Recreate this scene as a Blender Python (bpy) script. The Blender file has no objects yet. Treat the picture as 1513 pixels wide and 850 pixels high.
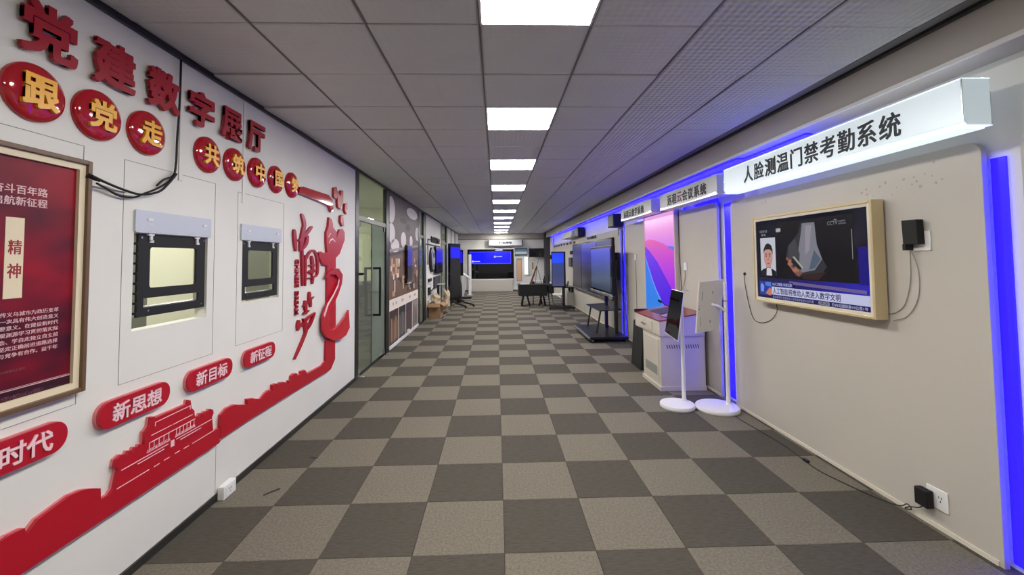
import bpy, bmesh, math, random
from mathutils import Vector, Matrix
random.seed(7)
C = bpy.context.scene.collection
S = bpy.context.scene
# ------------------------------------------------------------------ camera, world, exposure
cam_data = bpy.data.cameras.new('camera')
cam_data.sensor_fit = 'HORIZONTAL'
cam_data.sensor_width = 36.0
cam_data.lens = 36.0 * 614.43 / 1513.0          # ultra wide phone lens
cam_data.shift_x = 5.09 / 1513.0
cam_data.shift_y = -68.54 / 1513.0              # the photograph is a crop
cam_data.clip_start = 0.05
cam = bpy.data.objects.new('camera', cam_data)
C.objects.link(cam)
_yaw, _pitch, _roll = 0.0293352, 0.0420034, -0.00958451
_f = Vector((math.sin(_yaw) * math.cos(_pitch), math.cos(_yaw) * math.cos(_pitch), math.sin(_pitch)))
_r = Vector((math.cos(_yaw), -math.sin(_yaw), 0.0))
_u = _r.cross(_f)
_r2 = _r * math.cos(_roll) + _u * math.sin(_roll)
_u2 = -_r * math.sin(_roll) + _u * math.cos(_roll)
cam.matrix_world = Matrix(((_r2.x, _u2.x, -_f.x, 0), (_r2.y, _u2.y, -_f.y, 0), (_r2.z, _u2.z, -_f.z, 1.598287), (0, 0, 0, 1)))
S.camera = cam
S.view_settings.view_transform = 'Standard'
S.view_settings.look = 'None'
S.view_settings.exposure = 0.13
S.view_settings.gamma = 1.0
S.view_settings.use_curve_mapping = False
world = bpy.data.worlds.new('world')
S.world = world
world.use_nodes = True
world.node_tree.nodes['Background'].inputs[0].default_value = (0.5, 0.5, 0.5, 1)
world.node_tree.nodes['Background'].inputs[1].default_value = 0.15
PANEL_LIGHT = 41.0      # radiance of the square ceiling panels
OFFICE_LIGHT = 24.0
BLUE = 8.0             # blue LED strips

# ------------------------------------------------------------------ room numbers (metres)
XL, XR, XP, YF, YB, ZC = -1.89, 2.62, 2.56, 20.7, -2.6, 2.843
FX0, FY0, CX0, CY0 = 0.0307, 2.8271, -0.0804, 2.1676

# ------------------------------------------------------------------ materials
def lin(c):
    return tuple(((v / 255.0) / 12.92 if v / 255.0 <= 0.04045 else (((v / 255.0) + 0.055) / 1.055) ** 2.4) for v in c)

def mat(name, rgb, rough=0.5, metal=0.0, emit=0.0, noise=0.0, nscale=8.0, bump=0.0, bscale=60.0, spec=0.5, emit_rgb=None, coat=0.0, stretch=None):
    m = bpy.data.materials.new(name)
    m.use_nodes = True
    nt = m.node_tree
    b = nt.nodes['Principled BSDF']
    col = lin(rgb)
    b.inputs['Base Color'].default_value = (*col, 1)
    b.inputs['Roughness'].default_value = rough
    b.inputs['Metallic'].default_value = metal
    b.inputs['Specular IOR Level'].default_value = spec
    b.inputs['Coat Weight'].default_value = coat
    if emit:
        b.inputs['Emission Color'].default_value = (*lin(emit_rgb or rgb), 1)
        b.inputs['Emission Strength'].default_value = emit
    tc = nt.nodes.new('ShaderNodeTexCoord')
    src = tc.outputs['Object']
    if stretch:
        mp = nt.nodes.new('ShaderNodeMapping')
        mp.inputs['Scale'].default_value = stretch
        nt.links.new(src, mp.inputs[0])
        src = mp.outputs[0]
    if noise:
        n = nt.nodes.new('ShaderNodeTexNoise')
        n.inputs['Scale'].default_value = nscale
        n.inputs['Detail'].default_value = 4
        nt.links.new(src, n.inputs['Vector'])
        r = nt.nodes.new('ShaderNodeMapRange')
        r.inputs[1].default_value = 0.3
        r.inputs[2].default_value = 0.7
        r.inputs[3].default_value = 1 - noise
        r.inputs[4].default_value = 1 + noise
        nt.links.new(n.outputs[0], r.inputs[0])
        h = nt.nodes.new('ShaderNodeVectorMath')
        h.operation = 'SCALE'
        h.inputs[0].default_value = col
        nt.links.new(r.outputs[0], h.inputs['Scale'])
        nt.links.new(h.outputs[0], b.inputs['Base Color'])
    if bump:
        n2 = nt.nodes.new('ShaderNodeTexNoise')
        n2.inputs['Scale'].default_value = bscale
        n2.inputs['Detail'].default_value = 3
        nt.links.new(src, n2.inputs['Vector'])
        bp = nt.nodes.new('ShaderNodeBump')
        bp.inputs['Strength'].default_value = bump
        bp.inputs['Distance'].default_value = 0.01
        nt.links.new(n2.outputs[0], bp.inputs['Height'])
        nt.links.new(bp.outputs[0], b.inputs['Normal'])
    return m

def glow(name, rgb, strength, rough=0.2):
    """A lit display: dark glossy glass that emits."""
    return mat(name, (6, 6, 8), rough, emit=strength, emit_rgb=rgb, spec=0.4)

def ramp_glow(name, axis, lo, hi, stops, strength=1.0, diffuse=False, rough=0.25):
    """Print or display whose colour runs along one object axis (0 x, 1 y, 2 z) from lo to hi."""
    m = bpy.data.materials.new(name)
    m.use_nodes = True
    nt = m.node_tree
    b = nt.nodes['Principled BSDF']
    tc = nt.nodes.new('ShaderNodeTexCoord')
    sp = nt.nodes.new('ShaderNodeSeparateXYZ')
    nt.links.new(tc.outputs['Object'], sp.inputs[0])
    mr = nt.nodes.new('ShaderNodeMapRange')
    mr.inputs[1].default_value = lo
    mr.inputs[2].default_value = hi
    nt.links.new(sp.outputs[axis], mr.inputs[0])
    cr = nt.nodes.new('ShaderNodeValToRGB')
    el = cr.color_ramp.elements
    while len(el) < len(stops):
        el.new(0.5)
    for e, (p, c) in zip(el, stops):
        e.position = p
        e.color = (*lin(c), 1)
    nt.links.new(mr.outputs[0], cr.inputs[0])
    b.inputs['Roughness'].default_value = rough
    if diffuse:
        nt.links.new(cr.outputs[0], b.inputs['Base Color'])
    else:
        b.inputs['Base Color'].default_value = (0.004, 0.004, 0.005, 1)
        nt.links.new(cr.outputs[0], b.inputs['Emission Color'])
        b.inputs['Emission Strength'].default_value = strength
    return m

def glass(name, tint, clear, rough=0.02):
    """Sheet glass: tinted see-through mixed with a Fresnel reflection and a little haze."""
    m = bpy.data.materials.new(name)
    m.use_nodes = True
    nt = m.node_tree
    nt.nodes.remove(nt.nodes['Principled BSDF'])
    out = nt.nodes['Material Output']
    tr = nt.nodes.new('ShaderNodeBsdfTransparent')
    tr.inputs[0].default_value = (*lin(tint), 1)
    df = nt.nodes.new('ShaderNodeBsdfDiffuse')
    df.inputs[0].default_value = (*lin(tint), 1)
    gl = nt.nodes.new('ShaderNodeBsdfGlossy')
    gl.inputs['Roughness'].default_value = rough
    fr = nt.nodes.new('ShaderNodeFresnel')
    fr.inputs[0].default_value = 1.35
    m1 = nt.nodes.new('ShaderNodeMixShader')
    m1.inputs[0].default_value = clear
    nt.links.new(df.outputs[0], m1.inputs[1])
    nt.links.new(tr.outputs[0], m1.inputs[2])
    m2 = nt.nodes.new('ShaderNodeMixShader')
    gm = nt.nodes.new('ShaderNodeNewGeometry')          # the Fresnel reflection belongs to the outer face only
    sb = nt.nodes.new('ShaderNodeMath')
    sb.operation = 'SUBTRACT'
    sb.inputs[0].default_value = 1.0
    nt.links.new(gm.outputs['Backfacing'], sb.inputs[1])
    mu = nt.nodes.new('ShaderNodeMath')
    mu.operation = 'MULTIPLY'
    nt.links.new(fr.outputs[0], mu.inputs[0])
    nt.links.new(sb.outputs[0], mu.inputs[1])
    nt.links.new(mu.outputs[0], m2.inputs[0])
    nt.links.new(m1.outputs[0], m2.inputs[1])
    nt.links.new(gl.outputs[0], m2.inputs[2])
    nt.links.new(m2.outputs[0], out.inputs[0])
    return m

M = {}
M['wall'] = mat('white_wall', (222, 221, 213), 0.55, noise=0.03, nscale=1.5)
M['panel'] = mat('off_white_panel', (188, 182, 172), 0.6, noise=0.03, nscale=1.2)
M['bulkhead'] = mat('warm_white_bulkhead', (182, 176, 170), 0.6)
M['fine_line'] = mat('panel_joint', (150, 147, 140), 0.7)
M['white'] = mat('white_plastic', (228, 228, 226), 0.35)
M['white_metal'] = mat('white_metal', (225, 222, 222), 0.3)
M['grey_plate'] = mat('pale_grey_steel', (196, 202, 206), 0.35, metal=0.2)
M['black'] = mat('black_steel', (11, 10, 12), 0.4)
M['black_frame'] = mat('black_partition_frame', (24, 23, 21), 0.35)
M['black_gloss'] = mat('black_gloss', (10, 10, 13), 0.08)
M['black_matte'] = mat('black_matte', (8, 8, 9), 0.7)
M['dark_grey'] = mat('dark_grey', (62, 60, 60), 0.55)
M['baseboard'] = mat('dark_baseboard', (44, 43, 40), 0.5)
M['red'] = mat('red_acrylic', (178, 12, 38), 0.28, spec=0.4)
M['deep_red'] = mat('deep_red_acrylic', (160, 10, 34), 0.3)
M['red_gloss'] = mat('glossy_red_acrylic', (172, 14, 30), 0.08, coat=0.5)
M['skyline'] = mat('red_skyline_board', (176, 8, 34), 0.35)
M['edge_pink'] = mat('pale_red_edge', (214, 120, 126), 0.5)
M['yellow'] = mat('yellow_letters', (240, 172, 8), 0.35)
M['letter_pink'] = mat('pale_pink_letters', (240, 200, 204), 0.45)
M['bronze'] = mat('brown_picture_frame', (104, 78, 52), 0.4, noise=0.06, nscale=20)
M['cream'] = mat('cream_mount', (226, 212, 180), 0.5)
M['poster_text'] = mat('poster_pale_print', (226, 190, 190), 0.5)
M['poster_red'] = mat('poster_red_print', (150, 30, 34), 0.5)
M['tile_light'] = mat('light_carpet', (114, 108, 97), 0.95, noise=0.2, nscale=70, bump=0.5, bscale=220, spec=0.1)
M['tile_dark'] = mat('dark_carpet', (80, 76, 69), 0.95, noise=0.16, nscale=55, bump=0.5, bscale=220, spec=0.1, stretch=(0.35, 1.6, 1))
M['under'] = mat('floor_screed', (60, 56, 50), 0.95)
M['grid'] = mat('ceiling_grid_metal', (120, 117, 116), 0.4, metal=0.3)
M['gap'] = mat('ceiling_void', (24, 23, 23), 0.9)
M['gold'] = mat('champagne_frame', (205, 186, 146), 0.35, metal=0.25)
M['bezel'] = mat('pale_bezel', (214, 206, 192), 0.4)
M['grey_box'] = mat('painted_steel_cabinet', (186, 178, 168), 0.5, noise=0.02)
M['burgundy'] = mat('burgundy_laminate', (122, 34, 36), 0.25)
M['vent'] = mat('vent_slot', (30, 28, 32), 0.7)
M['cable_black'] = mat('black_cable', (16, 16, 16), 0.5)
M['cable_grey'] = mat('grey_cable', (150, 148, 140), 0.5)
M['wood_dark'] = mat('dark_reddish_wood', (92, 48, 34), 0.35, noise=0.15, nscale=30)
M['cardboard'] = mat('cardboard', (150, 118, 82), 0.85, noise=0.08, nscale=14)
M['bag'] = mat('translucent_plastic_bag', (190, 170, 138), 0.35)
M['chrome'] = mat('brushed_metal', (190, 190, 188), 0.25, metal=0.9)
M['grey_sign'] = mat('grey_sign_face', (176, 178, 184), 0.3)
M['stain'] = mat('glue_residue', (172, 158, 150), 0.8)
M['text_black'] = mat('black_letters', (22, 24, 30), 0.5)
M['text_maroon'] = mat('maroon_letter', (120, 60, 80), 0.5)
M['blue_led'] = glow('blue_led_strip', (14, 6, 255), BLUE)
M['sign_lit'] = mat('lit_acrylic_sign', (225, 235, 240), 0.3, emit=0.36, emit_rgb=(205, 226, 238))
M['sign_lip'] = mat('lit_sign_lip', (235, 240, 245), 0.3, emit=0.85, emit_rgb=(225, 240, 250))
M['added_white_wash'] = mat('added_white_wash_light', (245, 245, 250), 0.3, emit=3.5, emit_rgb=(235, 240, 255))
M['added_blue_wash'] = glow('added_blue_wash_light', (14, 6, 255), 22.0)
M['lamp_white'] = mat('lit_underside', (245, 245, 250), 0.3, emit=1.5, emit_rgb=(250, 248, 255))
M['ceiling_light'] = mat('led_diffuser', (250, 250, 250), 0.4, emit=PANEL_LIGHT, emit_rgb=(255, 252, 246))
M['office_light'] = mat('office_led_diffuser', (250, 250, 250), 0.4, emit=OFFICE_LIGHT, emit_rgb=(255, 254, 236))
M['office_wall'] = mat('office_pale_wall', (228, 227, 210), 0.7)
M['office_grey'] = mat('office_grey_desk_screen', (128, 130, 122), 0.7)
M['glass_clear'] = glass('clear_green_glass', (226, 232, 220), 0.92)
M['glass_door'] = glass('green_door_glass', (172, 186, 168), 0.6, 0.05)
M['screen_off'] = mat('dark_display_glass', (10, 11, 14), 0.06, spec=0.6)
M['video_blue'] = glow('blue_video', (8, 10, 250), 1.0)
M['video_edge'] = glow('violet_video_line', (110, 100, 250), 1.0)
M['video_text'] = glow('white_video_text', (190, 190, 255), 1.0)

def ceiling_tile_mat(name, strength):
    m = mat(name, (205, 207, 206), 0.4, metal=0.0, spec=0.45)
    nt = m.node_tree
    b = nt.nodes['Principled BSDF']
    tc = nt.nodes.new('ShaderNodeTexCoord')
    sp = nt.nodes.new('ShaderNodeSeparateXYZ')
    nt.links.new(tc.outputs['Object'], sp.inputs[0])
    def mth(op, a, bb=None):
        n = nt.nodes.new('ShaderNodeMath')
        n.operation = op
        for i, v in enumerate((a, bb)):
            if v is None:
                continue
            if isinstance(v, (int, float)):
                n.inputs[i].default_value = v
            else:
                nt.links.new(v, n.inputs[i])
        return n.outputs[0]
    s1 = mth('SINE', mth('MULTIPLY', mth('ADD', sp.outputs[0], sp.outputs[1]), 74.0))
    s2 = mth('SINE', mth('MULTIPLY', mth('SUBTRACT', sp.outputs[0], sp.outputs[1]), 74.0))
    h = mth('MULTIPLY', s1, s2)
    bp = nt.nodes.new('ShaderNodeBump')
    bp.inputs['Strength'].default_value = strength
    bp.inputs['Distance'].default_value = 0.006
    nt.links.new(h, bp.inputs['Height'])
    nt.links.new(bp.outputs[0], b.inputs['Normal'])
    return m
M['ceiling_tile'] = ceiling_tile_mat('metal_ceiling_tile', 0.15)
M['ceiling_tile_embossed'] = ceiling_tile_mat('embossed_metal_ceiling_tile', 1.0)

def checker_mat():
    m = mat('checkered_carpet', (120, 112, 100), 0.95, spec=0.1)
    nt = m.node_tree
    b = nt.nodes['Principled BSDF']
    tc = nt.nodes.new('ShaderNodeTexCoord')
    mp = nt.nodes.new('ShaderNodeMapping')
    mp.inputs['Location'].default_value = (-FX0 * 2 + 100, -FY0 * 2 + 100, 0.5)
    mp.inputs['Scale'].default_value = (2, 2, 0)
    ck = nt.nodes.new('ShaderNodeTexChecker')
    ck.inputs['Scale'].default_value = 1.0
    ck.inputs[1].default_value = (*lin((114, 108, 97)), 1)
    ck.inputs[2].default_value = (*lin((80, 76, 69)), 1)
    nt.links.new(tc.outputs['Object'], mp.inputs[0])
    nt.links.new(mp.outputs[0], ck.inputs[0])
    nt.links.new(ck.outputs[0], b.inputs['Base Color'])
    return m
M['checker'] = checker_mat()

# ------------------------------------------------------------------ builders
class MB:
    """Collects boxes, tubes and slabs; build() links them as one mesh object."""
    def __init__(s):
        s.v, s.f = [], []
    def add(s, v, f):
        o = len(s.v)
        s.v += [tuple(p) for p in v]
        s.f += [tuple(i + o for i in q) for q in f]
        return s
    def box(s, x0, x1, y0, y1, z0, z1):
        v = [(x, y, z) for z in (z0, z1) for y in (y0, y1) for x in (x0, x1)]
        return s.add(v, [(0, 2, 3, 1), (4, 5, 7, 6), (0, 1, 5, 4), (2, 6, 7, 3), (0, 4, 6, 2), (1, 3, 7, 5)])
    def hexa(s, bottom, top):
        """four bottom corners (counter-clockwise from above) and four top ones"""
        return s.add(list(bottom) + list(top), [(3, 2, 1, 0), (4, 5, 6, 7), (0, 1, 5, 4), (1, 2, 6, 5), (2, 3, 7, 6), (3, 0, 4, 7)])
    def prism(s, pts, w0, w1, sf):
        """polygon in the (u, v) plane of surface sf, thickened from w0 to w1"""
        o, du, dv, dw = [Vector(a) for a in sf]
        bm = bmesh.new()
        vs = [bm.verts.new(o + du * u + dv * v + dw * w1) for u, v in pts]
        try:
            fa = bm.faces.new(vs)
        except ValueError:
            bm.free()
            return s
        bm.normal_update()
        if fa.normal.dot(dw) < 0:
            fa.normal_flip()
        front = [v.index for v in vs]
        bm.verts.index_update()
        ex = bmesh.ops.extrude_face_region(bm, geom=[fa])
        nv = [g for g in ex['geom'] if isinstance(g, bmesh.types.BMVert)]
        for v in nv:
            v.co += dw * (w0 - w1)
        bmesh.ops.triangulate(bm, faces=[f for f in bm.faces if len(f.verts) > 4])
        bmesh.ops.recalc_face_normals(bm, faces=bm.faces)
        bm.verts.index_update()
        s.add([v.co for v in bm.verts], [[v.index for v in f.verts] for f in bm.faces])
        bm.free()
        return s
    def rect(s, u0, v0, u1, v1, w0, w1, sf):
        return s.prism([(u0, v0), (u1, v0), (u1, v1), (u0, v1)], w0, w1, sf)
    def frame(s, u0, v0, u1, v1, t, w0, w1, sf):
        s.rect(u0, v0, u0 + t, v1, w0, w1, sf)
        s.rect(u1 - t, v0, u1, v1, w0, w1, sf)
        s.rect(u0 + t, v0, u1 - t, v0 + t, w0, w1, sf)
        return s.rect(u0 + t, v1 - t, u1 - t, v1, w0, w1, sf)
    def tube(s, pts, r, n=8, r1=None):
        pts = [Vector(p) for p in pts]
        m = len(pts)
        ring = []
        prev = None
        for i, p in enumerate(pts):
            d = (pts[min(i + 1, m - 1)] - pts[max(i - 1, 0)]).normalized()
            a = Vector((0, 0, 1)) if abs(d.z) < 0.9 else Vector((1, 0, 0))
            if prev is None:
                e = d.cross(a).normalized()
            else:
                e = (prev - d * prev.dot(d)).normalized()
            prev = e
            g = d.cross(e)
            rr = r if r1 is None else r + (r1 - r) * i / (m - 1)
            ring.append([p + (e * math.cos(2 * math.pi * k / n) + g * math.sin(2 * math.pi * k / n)) * rr for k in range(n)])
        v = [q for rg in ring for q in rg]
        f = [(i * n + k, i * n + (k + 1) % n, (i + 1) * n + (k + 1) % n, (i + 1) * n + k) for i in range(m - 1) for k in range(n)]
        f += [tuple(range(n - 1, -1, -1)), tuple((m - 1) * n + k for k in range(n))]
        return s.add(v, f)
    def lathe(s, prof, cx, cy, n=32, axis='z', c3=0.0):
        """profile [(r, h)] turned about an upright axis through (cx, cy), or about x through (y=cx, z=cy)"""
        v = []
        for r, h in prof:
            for k in range(n):
                a = 2 * math.pi * k / n
                if axis == 'z':
                    v.append((cx + r * math.cos(a), cy + r * math.sin(a), h))
                else:
                    v.append((h, cx + r * math.cos(a), cy + r * math.sin(a)))
        m = len(prof)
        f = [(i * n + k, i * n + (k + 1) % n, (i + 1) * n + (k + 1) % n, (i + 1) * n + k) for i in range(m - 1) for k in range(n)]
        f += [tuple(range(n - 1, -1, -1)), tuple((m - 1) * n + k for k in range(n))]
        return s.add(v, f)
    def build(s, name, m, parent=None, bevel=0.0, smooth=False, seg=2, kind=None):
        v = s.v
        lo = [min(p[i] for p in v) for i in range(3)]
        hi = [max(p[i] for p in v) for i in range(3)]
        o = Vector(((lo[0] + hi[0]) / 2, (lo[1] + hi[1]) / 2, lo[2]))
        me = bpy.data.meshes.new(name)
        me.from_pydata([(p[0] - o.x, p[1] - o.y, p[2] - o.z) for p in v], [], s.f)
        me.materials.append(M[m] if isinstance(m, str) else m)
        if smooth:
            me.polygons.foreach_set('use_smooth', [True] * len(me.polygons))
        ob = bpy.data.objects.new(name, me)
        C.objects.link(ob)
        if parent is not None:
            w = Vector((0, 0, 0))
            q = parent
            while q is not None:
                w += q.location
                q = q.parent
            o = o - w
            ob.parent = parent
        ob.location = o
        if smooth:
            md = ob.modifiers.new('edges', 'EDGE_SPLIT')
            md.split_angle = math.radians(40)
        if bevel:
            md = ob.modifiers.new('bevel', 'BEVEL')
            md.width = bevel
            md.segments = seg
            md.limit_method = 'ANGLE'
            md.harden_normals = False
        if kind:
            ob['kind'] = kind
        return ob

def tag(o, label, cat=None, group=None, kind=None):
    if label:
        o['label'] = label
    if cat:
        o['category'] = cat
    if group:
        o['group'] = group
    if kind:
        o['kind'] = kind
    return o

def thing(name, label, cat, loc=(0, 0, 0), group=None):
    o = bpy.data.objects.new(name, None)
    o.empty_display_size = 0.1
    C.objects.link(o)
    o.location = loc
    return tag(o, label, cat, group)

def struct(name, mb, m, parent=None, **k):
    return mb.build(name, m, parent, kind='structure' if parent is None else None, **k)

SL = ((XL, 0, 0), (0, 1, 0), (0, 0, 1), (1, 0, 0))
def SR(x):
    return ((x, 0, 0), (0, -1, 0), (0, 0, 1), (-1, 0, 0))     # u = -y
def SFR(y):
    return ((0, y, 0), (1, 0, 0), (0, 0, 1), (0, -1, 0))

_text_cache = {}
def glyphs(body, offset=0.0, extrude=0.05, res=3, vertical=False):
    key = (body, offset, extrude, res)
    if key not in _text_cache:
        c = bpy.data.curves.new('t', 'FONT')
        c.body = body
        c.size = 1
        c.offset = offset
        c.extrude = extrude
        c.resolution_u = res
        o = bpy.data.objects.new('t', c)
        me = o.to_mesh()
        v = [tuple(p.co) for p in me.vertices]
        f = [tuple(p.vertices) for p in me.polygons]
        o.to_mesh_clear()
        bpy.data.objects.remove(o)
        bpy.data.curves.remove(c)
        _text_cache[key] = (v, f)
    return _text_cache[key]

def text(mb, body, rect, w0, w1, sf, offset=0.0, res=3, turn=False, bold=0.0):
    """letters fitted into rect (u0, v0, u1, v1) of surface sf; turn: letters rotated clockwise, reading down"""
    v, f = glyphs(body, offset, 0.05, res)
    if not v:
        return mb
    if bold:                # heavier strokes: the same glyph laid over itself at small shifts
        n, vv_, ff_ = len(v), [], []
        for k, (dx, dy) in enumerate(((-1, -1), (1, -1), (1, 1), (-1, 1), (0, 0))):
            vv_ += [(x + dx * bold, y + dy * bold, z if z < 0 else z + 0.0008 * k) for x, y, z in v]
            ff_ += [tuple(i + k * n for i in q) for q in f]
        v, f = vv_, ff_
    x0 = min(p[0] for p in v); x1 = max(p[0] for p in v)
    y0 = min(p[1] for p in v); y1 = max(p[1] for p in v)
    u0, v0, u1, v1 = rect
    o, du, dv, dw = [Vector(a) for a in sf]
    out = []
    for x, y, z in v:
        a = (x - x0) / (x1 - x0)
        b = (y - y0) / (y1 - y0)
        if turn:
            uu, vv = u0 + (u1 - u0) * b, v1 - (v1 - v0) * a
        else:
            uu, vv = u0 + (u1 - u0) * a, v0 + (v1 - v0) * b
        w = w0 + (w1 - w0) * (z + 0.05) / 0.1
        out.append(o + du * uu + dv * vv + dw * w)
    return mb.add(out, f)

def rounded(u0, v0, u1, v1, r, n=6, corners=(1, 1, 1, 1)):
    """rounded rectangle; corners: bottom-left, bottom-right, top-right, top-left"""
    p = []
    for (cx, cy, a0), on, (sx, sy) in zip(((u0 + r, v0 + r, 180), (u1 - r, v0 + r, 270), (u1 - r, v1 - r, 0), (u0 + r, v1 - r, 90)), corners, ((u0, v0), (u1, v0), (u1, v1), (u0, v1))):
        if not on:
            p.append((sx, sy))
            continue
        for k in range(n + 1):
            a = math.radians(a0 + 90 * k / n)
            p.append((cx + r * math.cos(a), cy + r * math.sin(a)))
    return p

def ellipse(cu, cv, ru, rv, n=20):
    return [(cu + ru * math.cos(2 * math.pi * k / n), cv + rv * math.sin(2 * math.pi * k / n)) for k in range(n)]

def smooth_path(pts, k=6):
    """Catmull-Rom through 3-D points"""
    P = [Vector(p) for p in pts]
    P = [P[0] * 2 - P[1]] + P + [P[-1] * 2 - P[-2]]
    out = []
    for i in range(1, len(P) - 2):
        for j in range(k):
            t = j / k
            a, b, c, d = P[i - 1], P[i], P[i + 1], P[i + 2]
            out.append(0.5 * ((2 * b) + (c - a) * t + (2 * a - 5 * b + 4 * c - d) * t * t + (3 * b - a - 3 * c + d) * t * t * t))
    out.append(P[-2])
    return out

def brush(mb, pts, wy, wz, w0, w1, sf):
    """a calligraphy stroke with tapered round ends; widths differ along u and v"""
    P = [(p.x, p.y) for p in smooth_path([(a, b, 0) for a, b in pts], 5)]
    n = len(P)
    left, right = [], []
    for i, (a, b) in enumerate(P):
        a0, b0 = P[max(i - 1, 0)]
        a1, b1 = P[min(i + 1, n - 1)]
        du, dv = a1 - a0, b1 - b0
        nu, nv = -dv / wz, du / wy          # normal in the stroke's own stretched space
        l = math.hypot(nu, nv) or 1
        t = i / (n - 1)
        k = 0.5 * (0.45 + 0.55 * math.sin(math.pi * min(1, 0.12 + t * 0.95)) ** 0.6 if 0 < t < 1 else 0.35)
        left.append((a + nu / l * wy * k, b + nv / l * wz * k))
        right.append((a - nu / l * wy * k, b - nv / l * wz * k))
    poly = left + right[::-1]
    return mb.prism(poly, w0, w1, sf)

# measured outlines on the left wall: (y, z) in metres
SKYLINE_RIGHT = [(4.888, 0.683), (4.892, 0.464), (4.767, 0.377), (3.875, 0.398), (3.185, 0.409), (2.912, 0.403), (2.898, 0.419), (2.907, 0.561), (2.962, 0.585), (3.046, 0.582), (3.135, 0.549), (3.206, 0.527), (3.205, 0.567), (3.283, 0.551), (3.292, 0.515), (3.317, 0.532), (3.383, 0.508), (3.409, 0.52), (3.45, 0.537), (3.492, 0.543), (3.556, 0.523), (3.552, 0.568), (3.594, 0.567), (3.634, 0.555), (3.641, 0.529), (3.671, 0.552), (3.736, 0.538), (3.821, 0.503), (3.82, 0.525), (3.862, 0.518), (3.871, 0.553), (3.914, 0.562), (3.973, 0.551), (3.988, 0.524), (4.049, 0.525), (4.056, 0.546), (4.143, 0.536), (4.185, 0.488), (4.535, 0.479), (4.624, 0.503), (4.639, 0.731)]
SKYLINE_LEFT = [(2.954, 0.379), (2.908, 0.405), (2.896, 0.48), (2.85, 0.48), (2.83, 0.493), (2.814, 0.581), (2.83, 0.602), (2.826, 0.625), (2.799, 0.641), (2.783, 0.623), (2.774, 0.635), (2.755, 0.642), (2.737, 0.623), (2.731, 0.638), (2.713, 0.645), (2.695, 0.623), (2.689, 0.634), (2.671, 0.641), (2.66, 0.631), (2.654, 0.682), (2.629, 0.707), (2.62, 0.755), (2.6, 0.766), (2.593, 0.742), (2.356, 0.749), (2.352, 0.76), (2.329, 0.763), (2.322, 0.72), (2.305, 0.705), (2.293, 0.7), (2.291, 0.634), (2.282, 0.643), (2.269, 0.647), (2.258, 0.624), (2.249, 0.642), (2.237, 0.647), (2.223, 0.626), (2.213, 0.641), (2.199, 0.646), (2.186, 0.626), (2.176, 0.639), (2.159, 0.645), (2.13, 0.636), (2.121, 0.602), (2.143, 0.591), (2.138, 0.571), (2.13, 0.536), (2.121, 0.499), (2.101, 0.484), (2.056, 0.487), (2.052, 0.54), (1.996, 0.568), (1.967, 0.579), (1.911, 0.586), (1.858, 0.575), (1.786, 0.561), (1.744, 0.525), (1.737, 0.557), (1.724, 0.559), (1.686, 0.562), (1.666, 0.558), (1.656, 0.559), (1.536, 0.529), (1.356, 0.499), (1.356, 0.385), (1.891, 0.385)]
GATE_LINES = [[(2.358, 0.705), (2.357, 0.727)], [(2.357, 0.727), (2.618, 0.724)], [(2.615, 0.724), (2.616, 0.702)], [(2.333, 0.665), (2.475, 0.667)], [(2.487, 0.667), (2.636, 0.664)], [(2.32, 0.635), (2.66, 0.627)], [(2.305, 0.589), (2.465, 0.584)], [(2.5, 0.588), (2.662, 0.585)], [(2.252, 0.555), (2.423, 0.554)], [(2.158, 0.572), (2.451, 0.567)], [(2.542, 0.559), (2.715, 0.551)], [(2.51, 0.576), (2.808, 0.566)], [(2.135, 0.491), (2.323, 0.492)], [(2.356, 0.49), (2.392, 0.491)], [(2.424, 0.494), (2.463, 0.49)], [(2.503, 0.495), (2.539, 0.491)], [(2.57, 0.491), (2.608, 0.49)], [(2.642, 0.492), (2.83, 0.488)], [(2.321, 0.631), (2.322, 0.599)], [(2.352, 0.63), (2.353, 0.598)], [(2.385, 0.63), (2.386, 0.596)], [(2.418, 0.629), (2.419, 0.595)], [(2.453, 0.628), (2.454, 0.594)], [(2.509, 0.629), (2.51, 0.595)], [(2.535, 0.628), (2.536, 0.594)], [(2.563, 0.628), (2.564, 0.593)], [(2.591, 0.627), (2.592, 0.592)], [(2.619, 0.626), (2.621, 0.591)], [(2.649, 0.625), (2.65, 0.59)]]
GATE_PLAQUE = [(2.47, 0.579), (2.494, 0.575), (2.495, 0.54), (2.471, 0.543)]
BAR = [(3.958, 2.237), (3.977, 2.298), (4.044, 2.313), (4.652, 2.325), (4.761, 2.283), (4.808, 2.166), (4.735, 2.141), (4.676, 2.203), (4.519, 2.216)]
DOVES = [[(4.813, 2.433), (4.898, 2.457), (4.929, 2.347), (4.89, 2.308), (4.815, 2.322)], [(4.932, 2.416), (5.005, 2.363), (5.034, 2.441), (5.104, 2.448), (5.099, 2.307), (5.015, 2.205), (4.936, 2.221), (4.917, 2.286)], [(5.167, 2.298), (5.24, 2.313), (5.259, 2.243), (5.217, 2.22), (5.243, 2.169), (5.194, 2.172), (5.144, 2.211)], [(5.028, 2.137), (5.11, 2.15), (5.141, 2.017), (5.077, 2.007), (5.014, 2.058)]]
COLUMN = [(4.69, 2.079), (4.763, 2.066), (4.799, 2.012), (4.8, 1.978), (4.914, 1.924), (4.901, 1.853), (5.007, 1.966), (5.105, 1.977), (5.166, 1.94), (5.168, 1.847), (5.094, 1.77), (5.013, 1.678), (4.888, 1.623), (4.905, 0.784), (4.663, 0.826), (4.647, 1.54), (4.539, 1.55), (4.499, 1.583), (4.434, 1.639), (4.425, 1.678), (4.485, 1.694), (4.536, 1.675), (4.644, 1.686), (4.621, 1.797), (4.619, 1.906), (4.671, 1.976)]
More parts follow.
